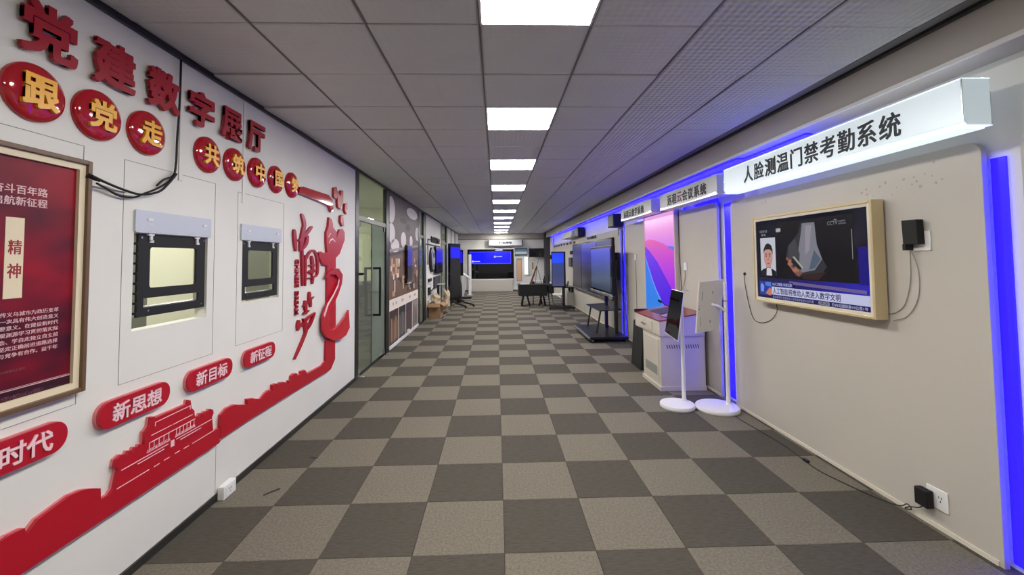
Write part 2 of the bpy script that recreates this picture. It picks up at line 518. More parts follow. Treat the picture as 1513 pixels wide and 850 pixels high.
RIBBON = [(4.562, 1.402), (4.62, 1.466), (4.766, 1.507), (4.922, 1.503), (5.052, 1.424), (5.025, 1.318), (4.915, 1.201), (4.753, 1.08), (4.643, 0.961), (4.637, 0.879), (4.687, 0.822), (4.789, 0.813), (4.959, 0.845), (5.161, 0.914), (5.257, 0.981), (5.298, 0.754), (5.18, 0.682), (5.009, 0.669), (4.783, 0.695), (4.595, 0.764), (4.489, 0.856), (4.486, 0.983), (4.568, 1.101), (4.751, 1.199), (4.876, 1.3), (4.911, 1.377), (4.847, 1.432), (4.704, 1.438)]
BRUSH_ZHONG = [([(3.913, 1.889), (3.927, 1.791), (3.947, 1.686)], 0.065, 0.031), ([(4.057, 2.053), (4.113, 1.955), (4.084, 1.842)], 0.07, 0.032), ([(4.114, 1.948), (4.06, 1.797), (4.032, 1.687)], 0.079, 0.036), ([(4.282, 1.946), (4.139, 1.853), (3.998, 1.787)], 0.064, 0.028), ([(4.182, 1.848), (4.151, 1.764), (4.056, 1.695)], 0.067, 0.03), ([(4.071, 1.724), (4.079, 1.535), (4.086, 1.352)], 0.042, 0.019)]
BRUSH_GUO = [([(4.147, 1.652), (4.147, 1.504), (4.151, 1.348)], 0.043, 0.019), ([(4.154, 1.607), (4.226, 1.675), (4.323, 1.7), (4.404, 1.639), (4.429, 1.496), (4.379, 1.435), (4.182, 1.42)], 0.05, 0.022), ([(4.282, 1.646), (4.305, 1.545), (4.294, 1.438)], 0.063, 0.028), ([(4.222, 1.547), (4.369, 1.552)], 0.041, 0.018), ([(4.214, 1.479), (4.378, 1.497)], 0.089, 0.039), ([(4.308, 1.438), (4.302, 1.358)], 0.049, 0.022)]
BRUSH_MENG = [([(4.242, 1.285), (4.243, 1.229), (4.231, 1.17)], 0.059, 0.026), ([(4.101, 1.154), (4.341, 1.227)], 0.045, 0.02), ([(4.144, 1.208), (4.173, 1.072)], 0.059, 0.026), ([(4.257, 1.212), (4.273, 1.127)], 0.049, 0.021), ([(4.109, 1.081), (4.239, 1.101)], 0.051, 0.024), ([(4.017, 1.036), (4.004, 0.939)], 0.062, 0.029), ([(4.064, 0.964), (4.208, 1.03), (4.362, 1.063)], 0.057, 0.026), ([(4.11, 1.037), (4.193, 0.958)], 0.045, 0.021), ([(4.362, 1.063), (4.26, 0.963), (4.187, 0.912)], 0.059, 0.025), ([(4.187, 0.912), (4.068, 0.799), (3.939, 0.684)], 0.044, 0.02), ([(4.143, 0.973), (4.161, 0.897), (4.114, 0.862)], 0.046, 0.02)]
DREAM_TEXT = [(3.943, 1.615), (4.024, 1.349), (3.95, 1.312), (4.031, 1.091)]

# ================================================================== FLOOR
fl = MB()
fl.box(XL, XR, YB, YF, -0.06, -0.012)
floor = struct('floor', fl, 'under')
tag(floor, 'checkered carpet tile floor of light and dark grey squares')
tl_mesh = {}
def carpet_tile(c, r):
    x0, x1 = FX0 + 0.5 * c, FX0 + 0.5 * (c + 1)
    x0, x1 = max(x0, XL), min(x1, XR)
    y0 = FY0 + 0.5 * r
    dark = (c + r) % 2 == 1
    key = (round(x1 - x0, 3), dark)
    w = x1 - x0
    if key not in tl_mesh:
        mb = MB()
        g, e = 0.0012, 0.003
        b = [(-w / 2 + g, -0.25 + g, -0.012), (w / 2 - g, -0.25 + g, -0.012), (w / 2 - g, 0.25 - g, -0.012), (-w / 2 + g, 0.25 - g, -0.012)]
        m = [(p[0], p[1], -0.0015) for p in b]
        t = [(-w / 2 + g + e, -0.25 + g + e, 0), (w / 2 - g - e, -0.25 + g + e, 0), (w / 2 - g - e, 0.25 - g - e, 0), (-w / 2 + g + e, 0.25 - g - e, 0)]
        mb.add(b + m + t, [(0, 1, 5, 4), (1, 2, 6, 5), (2, 3, 7, 6), (3, 0, 4, 7), (4, 5, 9, 8), (5, 6, 10, 9), (6, 7, 11, 10), (7, 4, 8, 11), (8, 9, 10, 11), (3, 2, 1, 0)])
        me = bpy.data.meshes.new('carpet_tile')
        me.from_pydata(mb.v, [], mb.f)
        me.materials.append(M['tile_dark' if dark else 'tile_light'])
        tl_mesh[key] = me
    o = bpy.data.objects.new('carpet_tile', tl_mesh[key])
    C.objects.link(o)
    o.parent = floor
    fo = floor.location
    o.location = ((x0 + x1) / 2 - fo.x, y0 + 0.25 - fo.y, random.uniform(-0.0006, 0.0004) - fo.z)
for r in range(-4, 21):
    for c in range(-4, 6):
        carpet_tile(c, r)
YT0, YT1 = FY0 - 2.0, FY0 + 0.5 * 21
far = MB()
far.box(XL, XR, YT1, YF, -0.012, -0.0005)
far.box(XL, XR, YB, YT0, -0.012, -0.0005)
fo = far.build('carpet', 'checker', floor)
# the checker texture counts from the world origin: shift it into this mesh's own coordinates
for n in M['checker'].node_tree.nodes:
    if n.type == 'MAPPING':
        wx = (XL + XR) / 2; wy = (YB + YF) / 2
        n.inputs['Location'].default_value = ((wx - FX0) * 2 + 100, (wy - FY0) * 2 + 100 + 1, 0.5)

# ================================================================== CEILING
ce = MB()
ce.box(XL, XR, YB, YF, ZC + 0.03, ZC + 0.08)
ceiling = struct('ceiling', ce, 'gap')
tag(ceiling, 'suspended ceiling of square metal tiles with a central row of light panels')
co = ceiling.location
cm = {}
def ceiling_tile(x0, x1, y0, y1, surface='ceiling_tile'):
    key = (round(x1 - x0, 3), round(y1 - y0, 3), surface)
    if key not in cm:
        w, h = (x1 - x0) / 2, (y1 - y0) / 2
        g, e = 0.004, 0.009
        if h < 0.05 or w < 0.05:
            e = 0.003
        mb = MB()
        t = [(-w + g, -h + g, 0.022), (w - g, -h + g, 0.022), (w - g, h - g, 0.022), (-w + g, h - g, 0.022)]
        m = [(p[0], p[1], 0.004) for p in t]
        b = [(-w + g + e, -h + g + e, 0), (w - g - e, -h + g + e, 0), (w - g - e, h - g - e, 0), (-w + g + e, h - g - e, 0)]
        mb.add(t + m + b, [(0, 4, 5, 1), (1, 5, 6, 2), (2, 6, 7, 3), (3, 7, 4, 0), (4, 8, 9, 5), (5, 9, 10, 6), (6, 10, 11, 7), (7, 11, 8, 4), (11, 10, 9, 8), (0, 1, 2, 3)])
        me = bpy.data.meshes.new('ceiling_tile')
        me.from_pydata(mb.v, [], mb.f)
        me.materials.append(M[surface])
        cm[key] = me
    o = bpy.data.objects.new('ceiling_tile', cm[key])
    C.objects.link(o)
    o.parent = ceiling
    dz = random.uniform(-0.002, 0.002)
    o.location = ((x0 + x1) / 2 - co.x, (y0 + y1) / 2 - co.y, ZC + dz - co.z)
    o.rotation_euler = (random.gauss(0, 0.0025), random.gauss(0, 0.0025), 0)
    return o
lights = []
nl = 0
for r in range(-6, 31):
    y0 = CY0 + 0.6 * r
    y1 = min(y0 + 0.6, YF)
    for c in range(-3, 4):
        x0 = CX0 + 0.6 * c
        if c == 0 and (r + 1) % 3 == 0 and y1 - y0 > 0.5:
            lights.append((x0, y0))
            continue
        t = ceiling_tile(x0, x0 + 0.6, y0, y1, 'ceiling_tile_embossed' if c >= 2 else 'ceiling_tile')
        if (c, r) in ((-3, 1), (-3, 2), (-3, 13)):
            t.rotation_euler = (0.022, -0.012, 0)       # these tiles hang a little loose
            t.location.z -= 0.004
        if (c, r) in ((2, 18), (-2, 17)):
            t.rotation_euler = (-0.02, 0.0, 0)
# longitudinal carrier rails between the rows of tiles
rail = MB()
for c in range(-3, 5):
    x = CX0 + 0.6 * c
    rail.box(x - 0.0045, x + 0.0045, YB, YF, ZC - 0.003, ZC + 0.03)
rail.build('trim', 'grid', ceiling)
et = MB()
et.box(CX0 + 2.4 + 0.004, XR - 0.2, YB, YF, ZC, ZC + 0.02)
et.build('edge_strip', 'grid', ceiling)
ordinals = ['first', 'second', 'third', 'fourth', 'fifth', 'sixth', 'seventh', 'eighth', 'ninth', 'tenth', 'eleventh']
k = 0
for x0, y0 in lights:
    if y0 < 1.0:
        lab = 'square LED ceiling panel light behind the camera, over the entrance end'
        lab += ' number two' if y0 < -1 else ''
    else:
        lab = f'square white LED ceiling panel light, {ordinals[k]} in the central row counted from the camera'
        k += 1
    t = thing('ceiling_light', lab, 'ceiling light', (x0 + 0.3, y0 + 0.3, ZC - 0.004), 'panel lights in the central ceiling row')
    fr = MB()
    fr.frame(x0 + 0.003, y0 + 0.003, x0 + 0.597, y0 + 0.597, 0.012, -0.02, 0.0, ((0, 0, ZC - 0.004), (1, 0, 0), (0, 1, 0), (0, 0, -1)))
    fr.build('frame', 'white_metal', t)
    df = MB()
    df.box(x0 + 0.015, x0 + 0.585, y0 + 0.015, y0 + 0.585, ZC + 0.001, ZC + 0.008)
    df.build('diffuser', 'ceiling_light', t)
# ceiling edge shadow trims
tr = MB()
tr.box(XL, XL + 0.022, YB, 5.64, ZC - 0.035, ZC - 0.0)
tr.box(XL - 0.02, XL + 0.012, 5.64, YF, ZC - 0.03, ZC - 0.0)
struct('trim_1', tr, 'black_frame')
tr = MB()
tr.box(2.385, 2.42, YB, YF, ZC - 0.018, ZC)
struct('trim_2', tr, 'black_frame')

# ================================================================== LEFT WALL (boards with two cut openings)
OPEN = [(2.222, 2.778, 1.24, 1.752), (3.15, 3.675, 1.285, 1.752)]
wl = MB()
T = 0.075
def wlb(y0, y1, z0, z1):
    wl.box(XL - T, XL, y0, y1, z0, z1)
wlb(YB, OPEN[0][0], 0, ZC + 0.02)
wlb(OPEN[0][1], OPEN[1][0], 0, ZC + 0.02)
wlb(OPEN[1][1], 5.62, 0, ZC + 0.02)
for y0, y1, z0, z1 in OPEN:
    wlb(y0, y1, 0, z0)
    wlb(y0, y1, z1, ZC + 0.02)
wall_left = struct('wall_left', wl, 'wall')
# joint cover strips and access panels on the wall
for y, z0, z1 in ((2.525, 2.085, 2.8), (3.145, 2.03, 2.8)):
    mb = MB()
    mb.box(XL, XL + 0.006, y - 0.013, y + 0.013, z0, z1)
    mb.build('joint_strip', 'wall', wall_left, bevel=0.002)
mb = MB()
for y in (2.897, 2.525 - 0.013, 2.525 + 0.013, 3.145 + 0.014):
    low = 2.8 < y < 3
    mb.box(XL, XL + 0.0015, y - 0.0012, y + 0.0012, 0.05 if low else 2.08, 0.375 if low else 2.8)
mb.build('joint_line', 'fine_line', wall_left, kind='stuff')
for i, (y0, y1, z0, z1, lab) in enumerate(((1.1, 1.947, 0.965, 2.135, 'thin flush access panel outline behind the red framed poster'),
                              (2.154, 2.842, 0.985, 2.123, 'thin flush access panel outline around the larger wall opening'),
                              (3.086, 3.745, 0.985, 2.107, 'thin flush access panel outline around the second wall opening'))):
    mb = MB()
    mb.frame(y0, z0, y1, z1, 0.0022, 0, 0.0018, SL)
    mb.build('panel_outline', 'fine_line', wall_left)
bb = MB()
bb.box(XL, XL + 0.012, YB, 5.62, 0, 0.045)
struct('baseboard_left', bb, 'baseboard')

# partition frame and glass beyond the left wall
def post(y0, y1, name='partition_post'):
    mb = MB()
    mb.box(XL - 0.055, XL + 0.008, y0, y1, 0, ZC - 0.03)
    return struct(name, mb, 'black_frame', bevel=0.004)
struct_posts = []
M['transom'] = mat('transom_metal', (116, 112, 100), 0.4)
pfr = thing('partition_frame', 'dark metal frame posts and rails of the glazed partition down the corridor', 'partition', (XL, 5.63, 0))
for y0, y1 in ((5.622, 5.755), (7.17, 7.36), (10.1, 10.29), (10.82, 11.2), (14.2, 14.42), (15.7, 16.05), (17.3, 17.5), (18.9, 19.1)):
    mb = MB()
    mb.box(XL - 0.055, XL + 0.008, y0, y1, 0.0, ZC - 0.03)
    mb.build('post', 'black_frame', pfr, bevel=0.004)
for y0, y1 in ((5.755, 7.17), (10.29, 10.82), (14.42, 15.7)):
    mb = MB()
    mb.box(XL - 0.05, XL + 0.002, y0, y1, 2.145, 2.215)
    r = mb.build('transom', 'transom', pfr, bevel=0.004)
# door_1: two glass leaves
d = MB(); d.box(XL - 0.03, XL - 0.018, 5.765, 6.43, 0.035, 2.14)
door1 = struct('door_1', d, 'glass_clear')
d = MB(); d.box(XL - 0.03, XL - 0.018, 6.436, 7.16, 0.035, 2.14)
door2 = struct('door_2', d, 'glass_door')
for ob, y in ((door1, 5.765), (door2, 7.06)):
    m_ = MB(); m_.box(XL - 0.042, XL - 0.006, y, y + 0.1, 0.03, 0.09)
    m_.build('patch_fitting', 'chrome', ob, bevel=0.003)
    m_ = MB(); m_.box(XL - 0.042, XL - 0.006, y, y + 0.1, 2.07, 2.142)
    m_.build('patch_fitting', 'black', ob, bevel=0.003)
m_ = MB(); m_.box(XL - 0.032, XL - 0.016, 6.428, 6.438, 0.035, 2.14)
m_.build('edge_seal', 'black_matte', door2)
for y in (5.78, 7.1):
    m_ = MB(); m_.box(XL - 0.03, XL + 0.07, y, y + 0.11, 0.0, 0.006)
    m_.build('floor_hinge_plate', 'chrome', door1 if y < 6 else door2)
h = MB()
for x in (XL - 0.14, XL + 0.085):
    h.box(x - 0.016, x + 0.016, 6.50, 6.535, 0.735, 1.485)
for z in (0.735, 1.45):
    h.box(XL - 0.14, XL + 0.085, 6.50, 6.535, z, z + 0.035)
h.build('pull_handle', 'black', door2, bevel=0.003)
h = MB(); h.box(XL - 0.02, XL + 0.05, 5.80, 5.835, 1.39, 1.42); h.box(XL + 0.03, XL + 0.05, 5.80, 5.92, 1.395, 1.415)
h.build('latch', 'black', door1)
for i, (y0, y1, z0, z1) in enumerate(((5.757, 7.168, 2.217, ZC - 0.03), (10.292, 10.818, 2.217, ZC - 0.03), (10.292, 10.818, 0.03, 2.143), (14.422, 15.698, 2.217, ZC - 0.03), (14.422, 15.698, 0.03, 2.143))):
    g = MB(); g.box(XL - 0.03, XL - 0.02, y0, y1, z0, z1)
    struct(f'window_{i + 1}', g, 'glass_clear' if i != 2 else 'glass_door')
# solid boards of the partition
wb = MB()
for y0, y1 in ((7.36, 10.1), (11.2, 14.2), (16.05, 17.3), (17.5, 18.9), (19.1, YF)):
    wb.box(XL - 0.04, XL - 0.004, y0, y1, 0.0, ZC)
struct('wall_partition', wb, 'wall')

# ================================================================== OFFICE BEHIND THE LEFT WALL
XO = -6.2
ow = MB()
ow.box(XO - 0.05, XO, -1.0, 17.0, 0, 2.9)
ow.box(XO, XL - T - 0.001, -1.05, -1.0, 0, 2.9)
ow.box(XO, XL - 0.06, 17.0, 17.05, 0, 2.9)
ow.box(XO, XL - 0.06, 10.14, 10.2, 0, 2.9)
struct('wall_office', ow, 'office_wall')
of = MB(); of.box(XO, XL - 0.061, -1.0, 17.0, -0.05, 0.0)
struct('floor_office', of, 'tile_dark')
oc = MB(); oc.box(XO, XL - 0.061, -1.0, 17.0, 2.86, 2.9)
struct('ceiling_office', oc, 'white')
i = 0
for y in (1.2, 4.4, 6.6, 8.4, 10.8, 13.8):
    for x in (-5.0, -3.3):
        i += 1
        t = thing('ceiling_light', f'office LED ceiling panel seen through the glass, {"row by the partition" if x > -4 else "row by the far office wall"}, {ordinals[(i - 1) // 2]} along', 'ceiling light', (x, y, 2.84), 'office ceiling panels')
        m_ = MB(); m_.box(x - 0.3, x + 0.3, y - 0.3, y + 0.3, 2.846, 2.859); m_.build('frame', 'white_metal', t)
        m_ = MB(); m_.box(x - 0.285, x + 0.285, y - 0.285, y + 0.285, 2.84, 2.846); m_.build('diffuser', 'office_light', t)
for i, (x0, x1, y0, y1, h_, lab) in enumerate(((-4.3, -4.24, 0.6, 5.2, 1.22, 'grey desk divider screen seen through the cut wall openings'), (-4.6, -3.9, 9.2, 9.9, 1.15, 'grey office cabinet behind the glass door'), (-3.3, -2.05, 8.5, 9.1, 1.15, 'dark office counter seen low behind the glass door'))):
    m_ = MB(); m_.box(x0, x1, y0, y1, 0.0, h_)
    tag(m_.build('desk_screen' if i == 0 else ('cabinet' if i == 1 else 'desk'), 'office_grey' if i < 2 else 'dark_grey', None, bevel=0.01), lab, ('screen', 'cabinet', 'desk')[i])
m_ = MB(); m_.box(-2.9, -2.6, 4.9, 5.35, 0, 2.0)
tag(m_.build('office_locker', 'office_grey', None, bevel=0.01), 'tall grey locker seen through the second wall opening', 'locker')

# ================================================================== RIGHT WALL
wr = MB(); wr.box(XR, XR + 0.1, YB, YF, 0, ZC + 0.08)
wall_right = struct('wall_right', wr, 'wall')
bk = MB(); bk.box(2.42, XR, YB, YF, 2.605, ZC + 0.02)
bulk = struct('trim_3', bk, 'bulkhead')
bk = MB(); bk.box(2.412, 2.42, YB, YF, 2.6, 2.625)
bk.build('edge_bead', 'white', bulk)
# LED strips, some widened so the blue wash around them is in their glow
def led(name, lab, boxes, parent=None):
    mb = MB()
    for b in boxes:
        mb.box(*b)
    return tag(mb.build(name, 'blue_led'), lab, 'LED strip')
led('led_strip', 'long blue LED strip tucked under the bulkhead along the display wall', [(2.47, 2.60, 4.15, 18.9, 2.592, 2.602), (2.54, 2.60, 3.3, 4.15, 2.592, 2.602)])
led('led_strip', 'vertical blue LED strip beside the television panel, near the picture edge', [(XR - 0.012, XR - 0.001, 2.035, 2.10, 0.03, 2.10)])
led('led_strip', 'vertical blue LED strip behind the white tablet stands', [(XR - 0.012, XR - 0.001, 4.525, 4.665, 0.03, 2.2)])
led('led_strip', 'vertical blue LED strip beside the mobile whiteboard stand', [(XR - 0.012, XR - 0.001, 8.30, 8.44, 0.03, 2.24)])
led('led_strip', 'blue LED strip along the floor below the wide wall blackboard', [(XR - 0.06, XR - 0.045, 8.5, 17.5, 0.012, 0.024)])
led('led_strip', 'horizontal blue LED strip above the panel, under the grey sign boxes', [(XR - 0.012, XR - 0.001, 4.80, 5.70, 2.245, 2.285), (XR - 0.012, XR - 0.001, 7.05, 7.6, 2.245, 2.285)])
led('led_strip', 'short vertical blue LED strip at the far end of the display wall', [(XR - 0.03, XR - 0.01, 18.95, 19.0, 2.12, 2.56)])
# wall panels: rounded upper corners, standing clear of the wall
def wall_panel(y0, y1, z1, lab, r=0.07, corners=(0, 0, 1, 1), x=XP, z0=0.0):
    mb = MB()
    mb.prism(rounded(-y1, z0, -y0, z1, r, 8, corners), 0.0, -0.03, SR(x))
    t = mb.build('wall_panel', 'panel', None, bevel=0.004)
    tag(t, lab, 'wall panel')
    b = MB(); b.box(x - 0.008, x, y0 + 0.02, y1 - 0.02, 0.002, 0.028)
    b.build('skirting', 'bezel', t)
    s = MB(); 
    for yy in (y0 + 0.2, y1 - 0.2):
        s.box(x + 0.03, XR, yy - 0.02, yy + 0.02, z0, z1 - 0.1)
    s.build('batten', 'bulkhead', t, kind='stuff')
    return t
wall_panel(-1.5, 1.935, 2.19, 'off-white rounded wall panel cut off by the picture edge beside the blue strip')
tv_panel = wall_panel(2.10, 4.46, 2.20, 'large off-white rounded wall panel carrying the framed television')
wall_panel(4.74, 8.22, 2.235, 'off-white wall panel behind the steel lectern and purple display')
wp = wall_panel(8.52, 18.9, 2.19, 'long white wall panel behind the wide blackboard, far half of the wall', r=0.03)
m_ = MB(); m_.box(XP - 0.001, XP + 0.001, 12.19, 12.2, 0.03, 2.18); m_.build('joint_line', 'fine_line', wp)
# glue residue above the television
m_ = MB()
for (y, z, r_) in ((3.912, 2.111, .012), (3.861, 2.117, .014), (2.823, 2.035, .012), (2.785, 2.053, .010), (2.78, 2.015, .010), (2.684, 2.055, .010), (2.644, 2.074, .011), (2.521, 2.073, .010),
                   (2.419, 2.012, .012), (2.44, 2.045, .009), (2.33, 2.016, .010), (2.297, 2.03, .008), (2.336, 2.137, .008), (3.467, 2.109, .006), (2.567, 2.029, .006), (2.457, 2.073, .007), (2.736, 1.998, .005), (2.60, 1.985, .005), (2.35, 2.06, .006), (2.39, 2.08, .006), (2.47, 2.03, .007)):
    m_.prism([(-y + r_ * random.uniform(.6, 1.1) * math.cos(a * .785), z + r_ * random.uniform(.6, 1.2) * math.sin(a * .785)) for a in range(8)], 0, 0.001, SR(XP))
m_.build('glue_residue', 'stain', tv_panel, kind='stuff')

# ================================================================== FAR AND BACK WALLS
wf = MB(); wf.box(XO, XR + 0.1, YF, YF + 0.1, 0, ZC + 0.08)
wall_far = struct('wall_far', wf, 'wall')
tb = MB(); tb.box(XL, 2.35, YF - 0.02, YF, 2.55, 2.585)
struct('trim_4', tb, 'dark_grey')
tb = MB(); tb.box(XL, 2.35, YF - 0.06, YF, 2.585, ZC - 0.01)
struct('trim_5', tb, 'bulkhead')
bb = MB(); bb.box(XL, XR, YF - 0.015, YF, 0, 0.06)
struct('baseboard_far', bb, 'dark_grey')
wk = MB(); wk.box(XL - T, XR + 0.1, YB - 0.1, YB, 0, ZC + 0.08)
struct('wall_back', wk, 'wall')
cl = MB(); cl.box(2.36, XR, 20.2, YF - 0.061, 0, ZC - 0.02)
struct('pillar', cl, 'dark_grey')

# ================================================================== LEFT WALL: LETTERS, DISCS, PLAQUES
title = ['党', '建', '数', '字', '展', '厅']
for ch, yc, sh in zip(title, (1.765, 2.064, 2.366, 2.666, 2.968, 3.268), (-.02, .02, 0, .02, 0, 0)):
    mb = MB()
    text(mb, ch, (yc - 0.112, 2.56 - 0.112, yc + 0.112, 2.56 + 0.115), 0.012, 0.03, SL, offset=0.012, bold=0.022)
    o = mb.build('wall_character', 'deep_red')
    n = {'党': 'first', '建': 'second', '数': 'third', '字': 'fourth', '展': 'fifth', '厅': 'last'}[ch]
    tag(o, f'large raised dark red Chinese character {ch}, {n} of the top row on the white wall', 'wall lettering', 'six big red characters of the title row')
    for du_ in (-0.05, 0.05):
        st = MB(); st.box(XL, XL + 0.012, yc + du_ - 0.006, yc + du_ + 0.006, 2.555, 2.567)
        st.build('standoff', 'deep_red', o)
for ch, yc, py in zip('跟党走共筑中国梦', (1.725, 1.995, 2.273, 2.745, 3.025, 3.305, 3.585, 3.865), ('first of the eight, above the framed poster', 'second of the eight', 'third of the eight, last before the hanging cable', 'fourth of the eight, first after the hanging cable', 'fifth of the eight', 'sixth of the eight', 'seventh of the eight', 'last of the eight, beside the red bar')):
    t = thing('wall_disc', f'round glossy red disc with yellow character {ch}, {py}', 'wall disc', (XL, yc, 2.17), 'red discs with yellow characters')
    r_ = 0.118
    mb = MB()
    mb.lathe([(r_, XL), (r_, XL + 0.012), (r_ * 0.96, XL + 0.02), (r_ * 0.8, XL + 0.027), (r_ * 0.5, XL + 0.032), (r_ * 0.2, XL + 0.034)], yc, 2.293, 40, axis='x')
    mb.build('disc', 'red_gloss', t, smooth=True)
    mb = MB()
    text(mb, ch, (yc - 0.068, 2.293 - 0.068, yc + 0.068, 2.293 + 0.068), 0.028, 0.042, SL, offset=0.01, bold=0.022)
    mb.build('character', 'yellow', t)
for word, yc, py in (('新时代', 1.675, 'cut by the picture edge under the poster'), ('新思想', 2.24, 'just above the gate tower roof'), ('新目标', 2.80, 'between the two wall openings, lower wall'), ('新征程', 3.365, 'nearest the brush characters')):
    t = thing('wall_plaque', f'red pill plaque with pale characters {word}, {py}', 'plaque', (XL, yc, 0.8), 'red pill plaques with slogans')
    zc = 0.866 if word != '新时代' else 0.866
    mb = MB(); mb.prism(rounded(yc - 0.212, zc - 0.064, yc + 0.212, zc + 0.064, 0.06, 8), 0.004, 0.03, SL)
    mb.build('board', 'skyline', t, bevel=0.003)
    mb = MB(); mb.prism(rounded(yc - 0.213, zc - 0.065, yc + 0.213, zc + 0.065, 0.06, 8), 0.0, 0.016, SL)
    mb.build('backing', 'edge_pink', t)
    mb = MB(); text(mb, word, (yc - 0.145, zc - 0.044, yc + 0.15, zc + 0.044), 0.03, 0.034, SL, offset=0.008, bold=0.014)
    mb.build('characters', 'letter_pink', t)

# skyline silhouettes
def scaled(poly, g):
    return poly
t = thing('skyline_board', 'long red wall silhouette with hills and a tiled gate tower, lower white wall', 'wall silhouette', (XL, 2.2, 0.385))
left = [(2.896, 0.384), (2.896, 0.405)] + SKYLINE_LEFT[2:]
mb = MB(); mb.prism(left, 0.006, 0.026, SL); mb.build('board', 'skyline', t)
mb = MB(); mb.prism([(a - 0.003, b + 0.003) for a, b in left], 0.001, 0.012, SL); mb.build('backing', 'edge_pink', t)
mb = MB()
for (a, b) in GATE_LINES:
    du_, dv_ = b[0] - a[0], b[1] - a[1]
    w = 0.0035 if abs(du_) > abs(dv_) else 0.003
    if abs(du_) > abs(dv_):
        mb.rect(a[0], (a[1] + b[1]) / 2 - w / 2, b[0], (a[1] + b[1]) / 2 + w / 2, 0.026, 0.0285, SL)
    else:
        mb.rect((a[0] + b[0]) / 2 - w / 2, min(a[1], b[1]), (a[0] + b[0]) / 2 + w / 2, max(a[1], b[1]), 0.026, 0.0285, SL)
mb.build('line_inlay', 'letter_pink', t)
mb = MB(); mb.rect(2.47, 0.542, 2.494, 0.578, 0.026, 0.029, SL); mb.build('portrait_panel', 'letter_pink', t)
mb = MB()
for i in range(36):
    yy = 2.31 + i * 0.0098
    if 2.462 < yy < 2.502:
        continue
    mb.rect(yy, 0.590, yy + 0.003, 0.600, 0.026, 0.028, SL)
mb.build('railing_inlay', 'letter_pink', t, kind='stuff')
t = thing('skyline_board', 'red hill and great wall silhouette rising into the vertical ribbon stem', 'wall silhouette', (XL, 3.9, 0.385))
mb = MB(); mb.prism(SKYLINE_RIGHT, 0.006, 0.026, SL); mb.build('board', 'skyline', t)
mb = MB(); mb.prism([(a + 0.003, b + 0.004) for a, b in SKYLINE_RIGHT], 0.001, 0.012, SL); mb.build('backing', 'edge_pink', t)
# column, ribbon, doves, bar
t = thing('wall_ornament', 'tall red carved column ornament wound with a flowing ribbon on the white wall', 'wall ornament', (XL, 4.8, 0.7))
mb = MB(); mb.prism(COLUMN, 0.0, 0.026, SL); mb.build('column', 'skyline', t)
M['ribbon'] = ramp_glow('ribbon_red', 2, 0.0, 0.85, [(0, (196, 20, 40)), (1, (176, 14, 46))], diffuse=True, rough=0.25)
mb = MB(); mb.prism(RIBBON, 0.026, 0.05, SL); mb.build('ribbon', 'ribbon', t, bevel=0.003)
mb = MB(); mb.prism([(a, b) for a, b in [(4.50, 1.02)] + [(4.60, 1.13), (4.76, 1.22), (4.885, 1.315), (4.925, 1.38), (4.935, 1.36), (4.90, 1.29), (4.77, 1.195), (4.62, 1.105), (4.53, 0.99)]], 0.0495, 0.0515, SL)
mb.build('highlight_line', 'letter_pink', t)
mb = MB(); mb.prism([(4.68, 1.79), (4.72, 1.835), (4.79, 1.85), (4.86, 1.82), (4.86, 1.805), (4.79, 1.832), (4.73, 1.817), (4.69, 1.785)], 0.026, 0.029, SL)
mb.prism([(4.66, 1.855), (4.70, 1.895), (4.73, 1.905), (4.73, 1.893), (4.70, 1.88), (4.67, 1.85)], 0.026, 0.029, SL)
mb.build('highlight_curve', 'letter_pink', t)
mb = MB(); mb.prism(BAR, 0.0, 0.035, SL)
tag(mb.build('ribbon_bar', 'red_gloss', None, bevel=0.004), 'glossy red horizontal bar curling down at its end above the brush characters', 'wall ornament')
for i, (p, w) in enumerate(zip(DOVES, ('topmost, narrow', 'largest, with open wings', 'rightmost, with a curved tail', 'lowest, just above the column'))):
    mb = MB(); mb.prism(p, 0.0, 0.03, SL)
    tag(mb.build('wall_dove', 'deep_red', None, bevel=0.006), f'small glossy red flying dove ornament, {w} of the four', 'wall ornament', 'red doves above the column')
for nm, strokes, ch, w in (('zhong', BRUSH_ZHONG, '中', 'top'), ('guo', BRUSH_GUO, '国', 'middle'), ('meng', BRUSH_MENG, '梦', 'bottom')):
    mb = MB()
    for i, (pts, wy, wz) in enumerate(strokes):
        brush(mb, pts, wy * 0.92, wz * 0.92, 0.001, 0.02 + 0.0006 * i, SL)
    tag(mb.build('brush_character', 'deep_red'), f'red brush-written Chinese character {ch}, {w} of the vertical column of three', 'wall lettering', 'three brush characters')
t = thing('english_caption', 'small dark red letters CHINESE DREAM reading downwards beside the brush characters', 'wall lettering', (XL, 3.98, 1.09))
mb = MB(); text(mb, 'CHINESE', (3.948, 1.347, 4.012, 1.612), 0, 0.018, SL, offset=0.03, turn=True); mb.build('letters', 'deep_red', t)
mb = MB(); text(mb, 'DREAM', (3.948, 1.092, 4.012, 1.312), 0, 0.018, SL, offset=0.03, turn=True); mb.build('letters', 'deep_red', t)

